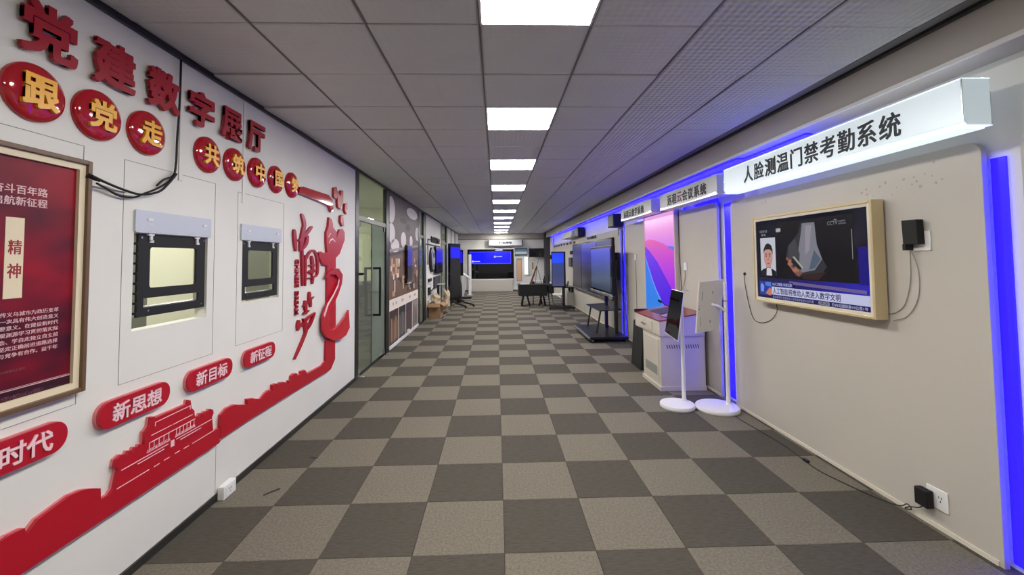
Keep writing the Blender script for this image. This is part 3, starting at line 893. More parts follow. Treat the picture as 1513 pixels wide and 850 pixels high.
# framed poster
t = thing('framed_poster', 'large framed dark red poster with cream mount hanging beside the round discs', 'poster', (XL, 1.5, 1.025))
y0, y1, z0, z1 = 1.03, 1.956, 1.022, 2.063
mb = MB(); mb.frame(y0, z0, y1, z1, 0.02, 0.0, 0.035, SL); mb.build('frame', 'bronze', t, bevel=0.003)
mb = MB(); mb.frame(y0 + 0.02, z0 + 0.02, y1 - 0.02, z1 - 0.02, 0.027, 0.004, 0.022, SL); mb.build('mount', 'cream', t)
def poster_mat():
    m = mat('poster_print', (96, 8, 24), 0.45, spec=0.3)
    nt = m.node_tree
    b = nt.nodes['Principled BSDF']
    tc = nt.nodes.new('ShaderNodeTexCoord')
    n = nt.nodes.new('ShaderNodeTexNoise')
    n.inputs['Scale'].default_value = 2.3
    n.inputs['Detail'].default_value = 2
    mp = nt.nodes.new('ShaderNodeMapping')
    mp.inputs['Rotation'].default_value = (0.6, 0, 0)
    mp.inputs['Scale'].default_value = (1, 1, 1.8)
    mp.inputs['Location'].default_value = (0, 0.35, 0.6)
    nt.links.new(tc.outputs['Object'], mp.inputs[0])
    nt.links.new(mp.outputs[0], n.inputs['Vector'])
    cr = nt.nodes.new('ShaderNodeValToRGB')
    el = cr.color_ramp.elements
    el[0].position, el[0].color = 0.36, (*lin((50, 5, 26)), 1)
    el[1].position, el[1].color = 0.68, (*lin((150, 10, 30)), 1)
    nt.links.new(n.outputs[0], cr.inputs[0])
    nt.links.new(cr.outputs[0], b.inputs['Base Color'])
    return m
M['poster'] = poster_mat()
M['poster_dark'] = mat('poster_dark_band', (52, 6, 18), 0.35)
M['poster_faint'] = mat('poster_faint_print', (120, 70, 78), 0.5)
mb = MB(); mb.rect(y0 + 0.04, z0 + 0.04, y1 - 0.04, z1 - 0.04, 0.003, 0.008, SL); pr_ = mb.build('print', 'poster', t)
mb = MB(); mb.rect(y0 + 0.047, z0 + 0.047, y1 - 0.047, 1.105, 0.008, 0.0085, SL); mb.build('dark_band', 'poster_dark', pr_)
mb = MB(); mb.rect(y0 + 0.047, 1.106, y1 - 0.047, 1.109, 0.0085, 0.009, SL); mb.rect(y0 + 0.047, 1.112, y1 - 0.047, 1.1135, 0.0085, 0.009, SL); mb.build('rule', 'poster_text', pr_)
mb = MB(); text(mb, '奋斗百年路', (1.598, 1.872, 1.792, 1.908), 0.008, 0.0092, SL, offset=0.01); mb.build('headline', 'poster_text', pr_)
mb = MB(); text(mb, '启航新征程', (1.598, 1.826, 1.792, 1.862), 0.008, 0.0092, SL, offset=0.01); mb.build('headline', 'poster_text', pr_)
mb = MB(); mb.rect(1.646, 1.462, 1.71, 1.778, 0.008, 0.0095, SL); mb.build('cream_strip', 'cream', pr_)
mb = MB(); text(mb, '精', (1.656, 1.633, 1.703, 1.69), 0.0095, 0.0105, SL, offset=0.012); text(mb, '神', (1.656, 1.54, 1.703, 1.598), 0.0095, 0.0105, SL, offset=0.012); mb.build('strip_characters', 'poster_red', pr_)
lines = ['传义乌城市为政历变革', '史上一次具有伟大创造意义', '有重要意义。在建设新时代', '文章本现渊源学习贯彻落实际', '重阳会、学自走独立自主前', '来、坚定正确前进道路选择', '世界与竞争有合作。益千年']
mb = MB()
for i, l in enumerate(lines):
    zt = 1.409 - i * 0.0262
    n = len(l)
    ya = 1.852 - n * 0.0212
    text(mb, l, (ya, zt - 0.018, 1.852, zt), 0.008, 0.0088, SL, offset=0.004, res=1)
mb.build('paragraph', 'poster_text', pr_)
mb = MB(); text(mb, '伟大精神历史展览', (1.64, 1.176, 1.732, 1.187), 0.008, 0.0088, SL, res=1); text(mb, '守/初/心/担/', (1.655, 1.072, 1.80, 1.088), 0.0085, 0.0092, SL, res=1); mb.build('small_print', 'poster_faint', pr_)

# wall brackets in the openings
def bracket(y0, y1, lab):
    t = thing('screen_bracket', lab, 'bracket', (XL, (y0 + y1) / 2, 1.3), 'black bracket plates in the wall openings')
    z0, z1 = 1.305, 1.75
    s = (y1 - y0) / 0.51
    w = -0.008
    mb = MB()
    a, b = y0 + 0.078 * s, y0 + 0.434 * s
    c, d = y0 + 0.042 * s, y0 + 0.456 * s
    mb.rect(y0, z0, c, z1, w - 0.012, w, SL)
    mb.rect(d, z0, y1, z1, w - 0.012, w, SL)
    mb.rect(c, 1.68, d, z1, w - 0.012, w, SL)
    mb.rect(c, 1.403, d, 1.457, w - 0.012, w, SL)
    mb.rect(c, z0, d, 1.352, w - 0.012, w, SL)
    mb.rect(c, 1.457, a, 1.68, w - 0.012, w, SL)
    mb.rect(b, 1.457, d, 1.68, w - 0.012, w, SL)
    r_ = 0.016                                        # filled corners round off the window
    for (cy, cz, sy, sz) in ((a, 1.457, 1, 1), (b, 1.457, -1, 1), (b, 1.68, -1, -1), (a, 1.68, 1, -1)):
        arc = [(cy + sy * (r_ - r_ * math.cos(k * math.pi / 8)), cz + sz * (r_ - r_ * math.sin(k * math.pi / 8))) for k in range(5)]
        mb.prism([(cy, cz)] + arc, w - 0.012, w, SL)
    for k in range(8):
        zz = 1.32 + k * 0.053
        mb.rect(y0 - 0.006, zz, y0, zz + 0.012, w - 0.02, w, SL)
    mb.build('bracket_plate', 'black_matte', t)
    fl_ = MB()
    fl_.rect(y0, z0, y0 + 0.003, z1, w - 0.07, w - 0.012, SL); fl_.rect(y1 - 0.003, z0, y1, z1, w - 0.07, w - 0.012, SL)
    fl_.rect(y0 + 0.003, 1.352, y1 - 0.003, 1.356, w - 0.07, w - 0.012, SL)
    fl_.build('side_flange', 'chrome', t)
    for yy in (c + 0.03, d - 0.03):
        m2 = MB(); m2.rect(yy - 0.02, 1.742, yy + 0.018, 1.756, w, w + 0.012, SL); m2.rect(yy - 0.004, 1.712, yy + 0.012, 1.745, w, w + 0.008, SL); m2.rect(yy - 0.004, 1.705, yy + 0.02, 1.718, w, w + 0.008, SL)
        m2.build('hook', 'white_metal', t)
    for yy, zz in ((y0 + 0.018, 1.73), (y1 - 0.018, 1.73), (y1 - 0.03, 1.33), (y0 + 0.07, 1.335)):
        m2 = MB(); m2.lathe([(0.006, XL + w), (0.006, XL + w + 0.004)], yy, zz, 10, axis='x'); m2.build('screw', 'chrome', t)
    p = MB(); p.prism(rounded(y0 - 0.043, 1.755, y1 + 0.026, 1.876, 0.01, 4), 0.0, 0.012, SL)
    q = p.build('mounting_plate', 'grey_plate', t, bevel=0.002)
    m2 = MB()
    for yy in (y0 + 0.03, y1 - 0.055):
        m2.rect(yy, 1.82, yy + 0.035, 1.835, 0.012, 0.016, SL); m2.rect(yy, 1.803, yy + 0.035, 1.806, 0.012, 0.0135, SL)
    for zz in (1.77, 1.86):
        m2.lathe([(0.003, XL + 0.012), (0.003, XL + 0.013)], (y0 + y1) / 2 - 0.01, zz, 8, axis='x')
    m2.build('clip', 'white_metal', q, kind='stuff')
bracket(2.26, 2.767, 'black screen bracket plate in the wall opening nearer the framed poster')
bracket(3.163, 3.662, 'black screen bracket plate in the second wall opening, towards the brush characters')

# cables on the wall
def cable(name, lab, pts, r, m, cat='cable', parent=None, k=6):
    mb = MB(); mb.tube(smooth_path(pts, k), r, 6)
    o = mb.build(name, m, parent, smooth=True)
    return tag(o, lab, cat) if lab else o
cable('power_cable', 'black cable hanging down the wall from the ceiling edge beside the character 数', [(XL + .02, 2.487, 2.80), (XL + .022, 2.482, 2.55), (XL + .02, 2.472, 2.32), (XL + .02, 2.468, 2.18), (XL + .02, 2.45, 2.10), (XL + .02, 2.38, 2.06), (XL + .02, 2.335, 2.02)], 0.006, 'cable_black')
cable('power_cable', 'black cable running from the poster edge to the bundle, lower drooping loop', [(XL + .045, 1.965, 1.965), (XL + .03, 2.03, 1.95), (XL + .02, 2.11, 1.928), (XL + .02, 2.19, 1.932), (XL + .018, 2.26, 1.965), (XL + .008, 2.34, 2.0), (XL + .007, 2.42, 2.05), (XL + .007, 2.46, 2.09)], 0.005, 'cable_black')
cable('power_cable', 'black cable running from the poster edge to the bundle, upper straight one', [(XL + .045, 1.94, 1.995), (XL + .04, 2.02, 1.976), (XL + .04, 2.12, 1.957), (XL + .035, 2.22, 1.952), (XL + .035, 2.33, 1.985), (XL + .03, 2.40, 2.04), (XL + .03, 2.46, 2.11)], 0.006, 'cable_black')
m_ = MB(); m_.tube([(XL + .03, 1.935, 1.996), (XL + .035, 1.99, 1.982)], 0.013, 10, r1=0.007)
tag(m_.build('cable_plug', 'black_matte', None, smooth=True), 'black cable connector sticking out behind the poster frame', 'plug')
m_ = MB(); m_.tube([(XL + .02, 2.45 + 0.02 * math.cos(a * .7), 2.10 + 0.016 * math.sin(a * .7)) for a in range(9)], 0.0025, 5)
tag(m_.build('cable_tie', 'cable_grey', None), 'small pale tie around the cable bundle on the wall', 'cable tie')
m_ = MB(); m_.box(XL, XL + 0.016, 1.95, 2.17, 1.955, 1.968)
o = tag(m_.build('cable_duct', 'white', None, bevel=0.002), 'short white cable duct between the poster and the hanging cables', 'cable duct')
# white junction box on the floor edge
t = thing('floor_socket', 'white plastic socket box standing on the floor against the white wall', 'socket', (XL + 0.05, 2.96, 0))
m_ = MB(); m_.box(XL + 0.014, XL + 0.058, 2.90, 3.03, 0.002, 0.088); b_ = m_.build('body', 'white', t, bevel=0.004)
m_ = MB(); m_.rect(2.915, 0.02, 3.015, 0.075, 0.058, 0.061, SL); fp = m_.build('face_plate', 'white', t, bevel=0.001)
m_ = MB(); m_.rect(2.955, 0.045, 2.958, 0.06, 0.061, 0.0615, SL); m_.rect(2.972, 0.045, 2.975, 0.06, 0.061, 0.0615, SL); m_.rect(2.962, 0.03, 2.968, 0.036, 0.061, 0.0615, SL); m_.build('pin_slot', 'vent', fp)
# litter on the carpet
m_ = MB(); m_.tube([(-1.53, 3.03, 0.004), (-1.57, 2.985, 0.005), (-1.60, 2.95, 0.004)], 0.006, 6); tag(m_.build('cable_scrap', 'dark_grey'), 'short dark scrap of cable lying on the carpet near the socket box', 'scrap')
m_ = MB(); m_.tube([(-1.50, 3.52, 0.004), (-1.52, 3.49, 0.004), (-1.49, 3.475, 0.004), (-1.46, 3.49, 0.004)], 0.004, 6); tag(m_.build('cable_scrap', 'dark_grey'), 'tiny dark curl of litter on the carpet below the great wall silhouette', 'scrap')

# ================================================================== LEFT PARTITION: COLLAGE, DISPLAYS, BOX
yA, yB_ = 7.40, 10.06
t = thing('wall_collage', 'tall printed collage of exhibition photographs on the partition past the glass door', 'printed panel', (XL, 8.7, 0.05))
XW = ((XL - 0.004, 0, 0), (0, 1, 0), (0, 0, 1), (1, 0, 0))
def pm(n, c, r_=0.5, **k):
    M[n] = mat(n, c, r_, **k)
    return n
pm('print_brown', (96, 80, 76), noise=0.12, nscale=3); pm('print_pale', (222, 212, 210)); pm('print_tan', (196, 156, 118)); pm('print_deep', (58, 40, 36)); pm('print_cream', (232, 222, 206)); pm('print_rust', (112, 84, 66)); pm('print_grey', (150, 142, 134)); pm('print_black', (26, 24, 26)); pm('print_purple', (60, 44, 60))
m_ = MB(); m_.rect(yA, 0.02, yB_, ZC - 0.03, 0, 0.006, XW); base = m_.build('print', 'print_brown', t)
def cl_(y): return yA + (yB_ - yA) * y
m_ = MB()
for (a, b, ra, rb) in ((0.04, 2.5, 0.11, 0.24), (0.05, 2.08, 0.1, 0.18), (0.16, 1.86, 0.12, 0.13), (0.42, 2.0, 0.09, 0.16), (0.75, 2.62, 0.22, 0.12), (0.70, 1.99, 0.06, 0.13), (0.97, 2.2, 0.09, 0.16)):
    m_.prism([(min(max(p, yA), yB_), min(q, ZC - 0.035)) for p, q in ellipse(cl_(a), b, ra * (yB_ - yA), rb)], 0.006, 0.007, XW)
m_.build('pale_oval', 'print_pale', base)
m_ = MB()
for (a0, a1, z0, z1) in ((0.30, 0.55, 2.33, 2.44), (0.5, 0.66, 2.2, 2.36)):
    m_.prism(ellipse(cl_((a0 + a1) / 2), (z0 + z1) / 2, (a1 - a0) / 2 * (yB_ - yA), (z1 - z0) / 2, 10), 0.006, 0.0068, XW)
m_.build('dark_motif', 'print_deep', base)
m_ = MB(); m_.prism([(cl_(0), 1.66), (cl_(1), 1.83), (cl_(1), 1.88), (cl_(0), 1.71)], 0.006, 0.0072, XW); m_.build('beam_print', 'print_deep', base)
m_ = MB(); m_.prism([(cl_(0), 1.735), (cl_(1), 1.90), (cl_(1), 1.95), (cl_(0), 1.78)], 0.006, 0.0071, XW); m_.build('beam_print', 'print_grey', base)
m_ = MB(); m_.prism([(cl_(0), 0.89), (cl_(1), 0.89), (cl_(1), 1.80), (cl_(0), 1.62)], 0.006, 0.0066, XW); m_.build('shelf_scene', 'print_rust', base)
rnd = random.Random(3)
for mm, n in (('print_tan', 22), ('print_deep', 20), ('print_cream', 9)):
    m_ = MB()
    for _ in range(n):
        a = rnd.uniform(0.02, 0.93); z = rnd.uniform(0.92, 1.55); w_ = rnd.uniform(0.02, 0.07); h_ = rnd.uniform(0.05, 0.22)
        m_.rect(cl_(a), z, cl_(min(a + w_, 1)), min(z + h_, 1.62), 0.0066, 0.0068 + rnd.uniform(0, 0.0012), XW)
    m_.build('shelf_print', mm, base, kind='stuff')
m_ = MB(); m_.rect(yA, 0.685, yB_, 0.885, 0.006, 0.009, XW); m_.build('caption_band', 'print_cream', base)
m_ = MB()
for a in (0.10, 0.18, 0.36, 0.40, 0.62, 0.66, 0.84, 0.88):
    m_.prism(ellipse(cl_(a), 0.795, 0.035, 0.035, 8), 0.009, 0.0095, XW)
m_.build('caption_mark', 'print_grey', base)
m_ = MB(); m_.rect(yA, 0.02, yB_, 0.075, 0.006, 0.03, XW); m_.build('ledge', 'white', t, bevel=0.003)
for i in range(4):
    a, b = 0.02 + i * 0.245, 0.02 + i * 0.245 + 0.225
    m_ = MB(); m_.rect(cl_(a), 0.085, cl_(b), 0.672, 0.006, 0.0085, XW)
    pn = m_.build('picture', ('print_deep', 'print_black', 'print_purple', 'print_grey')[i], base)
    m_ = MB()
    for j in range(5):
        u = a + 0.02 + j * 0.04
        m_.prism([(cl_(u), 0.1 + rnd.uniform(0, .1)), (cl_(u + 0.018), 0.1), (cl_(u + 0.022), 0.5 + rnd.uniform(-.1, .12)), (cl_(u + 0.008), 0.55)], 0.0085, 0.009, XW)
    m_.build('figure_print', ('print_tan', 'print_grey', 'print_rust', 'print_deep')[i], pn)
    m_ = MB(); m_.rect(cl_(b), 0.075, cl_(b + 0.012), 0.685, 0.006, 0.011, XW); m_.build('divider', 'print_cream', base)
m_ = MB(); m_.box(XL, XL + 0.04, 8.85, 8.97, 0.04, 0.13); tag(m_.build('wall_socket', 'white', None, bevel=0.004), 'small white socket box low on the printed collage panel', 'socket')

def screen_mat(name, h, blue=(20, 14, 250), low=(14, 16, 26), split=0.6, s=1.0):
    return ramp_glow(name, 2, 0.0, h, [(0, low), (split - 0.02, low), (split + 0.02, blue), (1, blue)], s)
M['refl_a'] = screen_mat('collage_glass_reflection', 0.72, (44, 40, 150), (30, 24, 40), 0.45, 0.8)
t = thing('wall_display', 'dark and blue screen reflection on the printed collage, built as a slim portrait box', 'display', (XL, 8.85, 1.13))  # no real display: a reflection in the glass, given a case and glow
m_ = MB(); m_.box(XL + 0.005, XL + 0.06, 8.60, 9.12, 1.12, 1.90); m_.build('case', 'black_gloss', t, bevel=0.004)
m_ = MB(); m_.box(XL + 0.06, XL + 0.063, 8.66, 9.10, 1.15, 1.87); m_.build('screen', 'refl_a', t)
m_ = MB(); m_.box(XL + 0.02, XL + 0.064, 8.7, 9.0, 1.10, 1.115); m_.build('light_bar', 'white', t)

# white board section with clock, letters and black displays
t = thing('round_wall_unit', 'round black and grey wall dial unit beside the cardboard box', 'wall unit', (XL, 12.06, 1.26))
m_ = MB(); m_.lathe([(0.36, XL), (0.36, XL + 0.05), (0.31, XL + 0.075)], 12.06, 1.585, 32, axis='x'); m_.build('ring', 'black', t, smooth=True)
m_ = MB(); m_.lathe([(0.28, XL + 0.076), (0.28, XL + 0.082)], 12.06, 1.585, 32, axis='x'); m_.build('dial', 'grey_sign', t)
m_ = MB(); m_.lathe([(0.09, XL + 0.083), (0.07, XL + 0.1)], 12.06, 1.72, 16, axis='x'); m_.build('knob', 'black', t)
m_ = MB(); m_.lathe([(0.07, XL + 0.083), (0.05, XL + 0.1)], 12.06, 1.42, 16, axis='x'); m_.build('knob', 'black', t)
M['scr_b'] = screen_mat('partition_display_picture', 0.75, (40, 34, 190), (10, 10, 16), 0.4, 0.9)
t = thing('wall_display', 'black wall display with blue picture beside the round dial unit', 'display', (XL, 13.2, 1.18))
m_ = MB(); m_.box(XL, XL + 0.08, 12.55, 14.05, 1.17, 1.98); m_.build('case', 'black_gloss', t, bevel=0.006)
for i in range(3):
    a = 12.6 + i * 0.48
    m_ = MB(); m_.box(XL + 0.08, XL + 0.083, a, a + 0.43, 1.2, 1.95); m_.build('screen', 'scr_b', t)
t = thing('wall_lettering', 'black characters on the white partition board above the dial unit', 'wall lettering', (XL, 12.9, 2.08))
m_ = MB(); text(m_, '智慧教育', (12.0, 2.09, 13.75, 2.27), 0, 0.03, SL, offset=0.04); m_.build('characters', 'black_matte', t)
m_ = MB(); m_.box(XL, XL + 0.02, 11.25, 13.9, 1.995, 2.025); m_.box(XL, XL + 0.02, 11.45, 11.48, 1.45, 2.17); m_.box(XL, XL + 0.02, 11.45, 12.1, 2.14, 2.17); m_.build('line_graphic', 'black_matte', t)
for (a, b, z0, z1, lab) in ((11.5, 11.95, 0.98, 1.06, 'small black bar shelf on the partition board, upper'), (11.5, 11.75, 0.62, 0.82, 'small black hook unit on the partition board, lower')):
    m_ = MB(); m_.box(XL, XL + 0.05, a, b, z0, z1); tag(m_.build('wall_hook', 'black', None, bevel=0.004), lab, 'hook')
m_ = MB(); m_.tube([(XL + 0.03, 11.75, 0.70), (XL + 0.04, 12.6, 0.78), (XL + 0.03, 13.4, 0.90)], 0.014, 8); tag(m_.build('wall_rod', 'black'), 'thin black rod rising along the partition board above the cardboard box', 'rod')
m_ = MB(); m_.box(XL, XL + 0.05, 12.5, 13.7, 0.72, 1.08); tag(m_.build('wall_case', 'dark_grey', None, bevel=0.02), 'dark grey flat case fixed below the black wall display', 'case')
# cardboard box with bag
t = thing('cardboard_box', 'open brown cardboard box on the floor against the partition', 'box', (-1.68, 11.6, 0))
x0, x1, y0, y1, zt = -1.84, -1.53, 11.35, 11.95, 0.40
m_ = MB(); m_.box(x0, x1, y0, y0 + 0.01, 0.002, zt); m_.box(x0, x1, y1 - 0.01, y1, 0.002, zt); m_.box(x0, x0 + 0.01, y0 + 0.01, y1 - 0.01, 0.002, zt); m_.box(x1 - 0.01, x1, y0 + 0.01, y1 - 0.01, 0.002, zt); m_.box(x0 + 0.01, x1 - 0.01, y0 + 0.01, y1 - 0.01, 0.002, 0.012); m_.build('body', 'cardboard', t)
m_ = MB()
m_.hexa([(x1 - 0.008, y0, zt - 0.01), (x1 + 0.12, y0, zt - 0.09), (x1 + 0.12, y1, zt - 0.09), (x1 - 0.008, y1, zt - 0.01)], [(x1 - 0.008, y0, zt), (x1 + 0.12, y0, zt - 0.08), (x1 + 0.12, y1, zt - 0.08), (x1 - 0.008, y1, zt)])
m_.build('flap', 'cardboard', t)
m_ = MB(); m_.hexa([(x0, y0 - 0.13, zt - 0.09), (x1, y0 - 0.13, zt - 0.09), (x1, y0, zt - 0.01), (x0, y0, zt - 0.01)], [(x0, y0 - 0.13, zt - 0.08), (x1, y0 - 0.13, zt - 0.08), (x1, y0, zt), (x0, y0, zt)]); m_.build('flap', 'cardboard', t)
def lump(name, lab, cat, c, rad, m, seed, sub=3, amp=0.25):
    bm = bmesh.new(); bmesh.ops.create_icosphere(bm, subdivisions=sub, radius=1.0)
    rn = random.Random(seed); ph = [rn.uniform(0, 6) for _ in range(6)]
    for v in bm.verts:
        p = v.co
        k = 1 + amp * (math.sin(4 * p.x + ph[0]) * math.sin(5 * p.y + ph[1]) + 0.5 * math.sin(9 * p.z + ph[2] + 3 * p.x)) 
        v.co = Vector((p.x * rad[0] * k + c[0], p.y * rad[1] * k + c[1], max(p.z * rad[2] * k, -rad[2] * 0.55) + c[2]))
    bm.verts.index_update()
    mb = MB(); mb.add([v.co for v in bm.verts], [[v.index for v in f.verts] for f in bm.faces]); bm.free()
    return tag(mb.build(name, m), lab, cat)
lump('plastic_bag', 'crumpled brownish plastic bag heaped in the open cardboard box', 'bag', (-1.68, 11.65, 0.46), (0.115, 0.23, 0.2), 'bag', 4)
lump('plastic_bag', 'smaller pale plastic bag behind the cardboard box', 'bag', (-1.52, 12.5, 0.32), (0.12, 0.3, 0.35), 'bag', 9)

# portrait kiosk on wheels
def rot_thing(t, loc, rz):
    t.location = loc
    t.rotation_euler = (0, 0, rz)
    return t
M['scr_k'] = ramp_glow('kiosk_picture', 2, 0.0, 1.75, [(0, (5, 5, 8)), (0.55, (9, 11, 20)), (0.745, (14, 16, 34)), (0.76, (16, 12, 250)), (0.955, (16, 12, 250)), (0.965, (6, 6, 9)), (1, (6, 6, 9))], 1.0)
def kiosk(lab, w, h, loc, rz, zb=0.28):
    t = thing('display_kiosk', lab, 'display', (0, 0, 0))
    m_ = MB(); m_.box(-w / 2, w / 2, -0.045, 0.045, zb, h); m_.build('case', 'black_gloss', t, bevel=0.006)
    m_ = MB(); m_.box(-w / 2 + 0.03, w / 2 - 0.03, -0.048, -0.0455, zb + 0.04, zb + 0.04 + 1.75); m_.build('screen', 'scr_k', t)
    for sx in (-1, 1):
        m_ = MB(); m_.box(sx * w * 0.3 - 0.03, sx * w * 0.3 + 0.03, 0.045, 0.09, 0.1, h - 0.5); m_.build('upright', 'black', t)
        m_ = MB(); m_.tube([(sx * w * 0.3, 0.07, 0.3), (sx * w * 0.36, -0.25, 0.14), (sx * w * 0.4, -0.6, 0.075)], 0.028, 8); m_.tube([(sx * w * 0.3, 0.07, 0.3), (sx * w * 0.34, 0.3, 0.08)], 0.028, 8)
        lg = m_.build('leg', 'black', t, smooth=True)
        for yy in (-0.6, 0.3):
            q = MB(); q.lathe([(0.035, sx * w * (0.4 if yy < 0 else 0.34) - 0.012), (0.035, sx * w * (0.4 if yy < 0 else 0.34) + 0.012)], yy, 0.037, 14, axis='x'); q.build('caster', 'black_matte', lg)
    m_ = MB(); m_.box(-w * 0.32, w * 0.32, 0.05, 0.08, 0.22, 0.28); m_.build('crossbar', 'black', t)
    return rot_thing(t, loc, rz)
kiosk('tall black portrait display kiosk on casters with a blue band on its screen', 0.62, 2.12, (-1.42, 14.05, 0), math.radians(62.0))
t = thing('keyboard_tray', 'small pale tray with black arm sticking out before the black kiosk', 'tray', (-1.62, 12.35, 0.9))
t = t
m_ = MB(); m_.box(-1.72, -1.52, 12.1, 12.4, 0.86, 0.885); m_.build('shelf', 'grey_plate', t, bevel=0.006)
m_ = MB(); m_.box(-1.74, -1.68, 12.2, 12.3, 0.0, 0.86); m_.box(-1.86, -1.55, 12.05, 12.45, 0.0, 0.03); m_.build('stand', 'black', t)
M['scr_c'] = screen_mat('far_display_picture', 0.9, (14, 10, 250), (10, 10, 20), 0.5, 0.9)
t = thing('wall_display', 'small display with blue picture on a black stand by the far partition', 'display', (-1.6, 16.4, 0))
m_ = MB(); m_.box(-1.72, -1.30, 16.3, 16.36, 0.95, 1.95); m_.build('case', 'black_gloss', t)
m_ = MB(); m_.box(-1.69, -1.33, 16.296, 16.2995, 1.0, 1.9); m_.build('screen', 'scr_c', t)
m_ = MB(); m_.box(-1.55, -1.47, 16.3, 16.36, 0.03, 0.95); m_.build('pole', 'black', t)
m_ = MB(); m_.box(-1.75, -1.27, 16.15, 16.5, 0.0, 0.03); m_.build('base', 'black', t)
lump('black_chair_cover', 'dark rounded covered chair behind the black kiosk', 'chair', (-1.40, 15.3, 0.33), (0.14, 0.2, 0.56), 'black_matte', 2, amp=0.08)
# slanted touch table
t = thing('touch_table', 'white slanted touch screen table on a column foot near the far wall', 'kiosk', (-1.3, 17.0, 0))
m_ = MB(); m_.hexa([(-1.50, 16.8, 1.06), (-1.08, 16.8, 0.76), (-1.08, 17.4, 0.76), (-1.50, 17.4, 1.06)], [(-1.48, 16.8, 1.11), (-1.06, 16.8, 0.81), (-1.06, 17.4, 0.81), (-1.48, 17.4, 1.11)]); m_.build('table_screen', 'grey_plate', t, bevel=0.006)
m_ = MB(); m_.hexa([(-1.47, 17.0, 0.08), (-1.36, 17.0, 0.08), (-1.36, 17.2, 0.08), (-1.47, 17.2, 0.08)], [(-1.26, 17.0, 0.88), (-1.14, 17.0, 0.86), (-1.14, 17.2, 0.86), (-1.26, 17.2, 0.88)]); m_.build('column', 'white_metal', t, bevel=0.01)
m_ = MB(); m_.box(-1.56, -1.03, 16.75, 17.45, 0.0, 0.08); m_.build('foot', 'black', t, bevel=0.01)
for x0, x1, z1, lab in ((-1.60, -1.48, 2.05, 'slim white upright banner pole near the far wall, left one'), (-1.24, -1.12, 1.80, 'slim white upright cabinet pole beside the video wall')):
    yy = 17.9 if x0 < -1.5 else 18.4
    m_ = MB(); m_.box(x0, x1, yy, yy + 0.1, 0.0, z1); o = m_.build('upright_banner', 'grey_sign' if x0 < -1.5 else 'white', None, bevel=0.01); tag(o, lab, 'banner')
    m_ = MB(); m_.box(x0 - 0.06, x1 + 0.06, yy - 0.08, yy + 0.18, 0.0, 0.02); m_.build('foot_plate', 'white_metal', o)

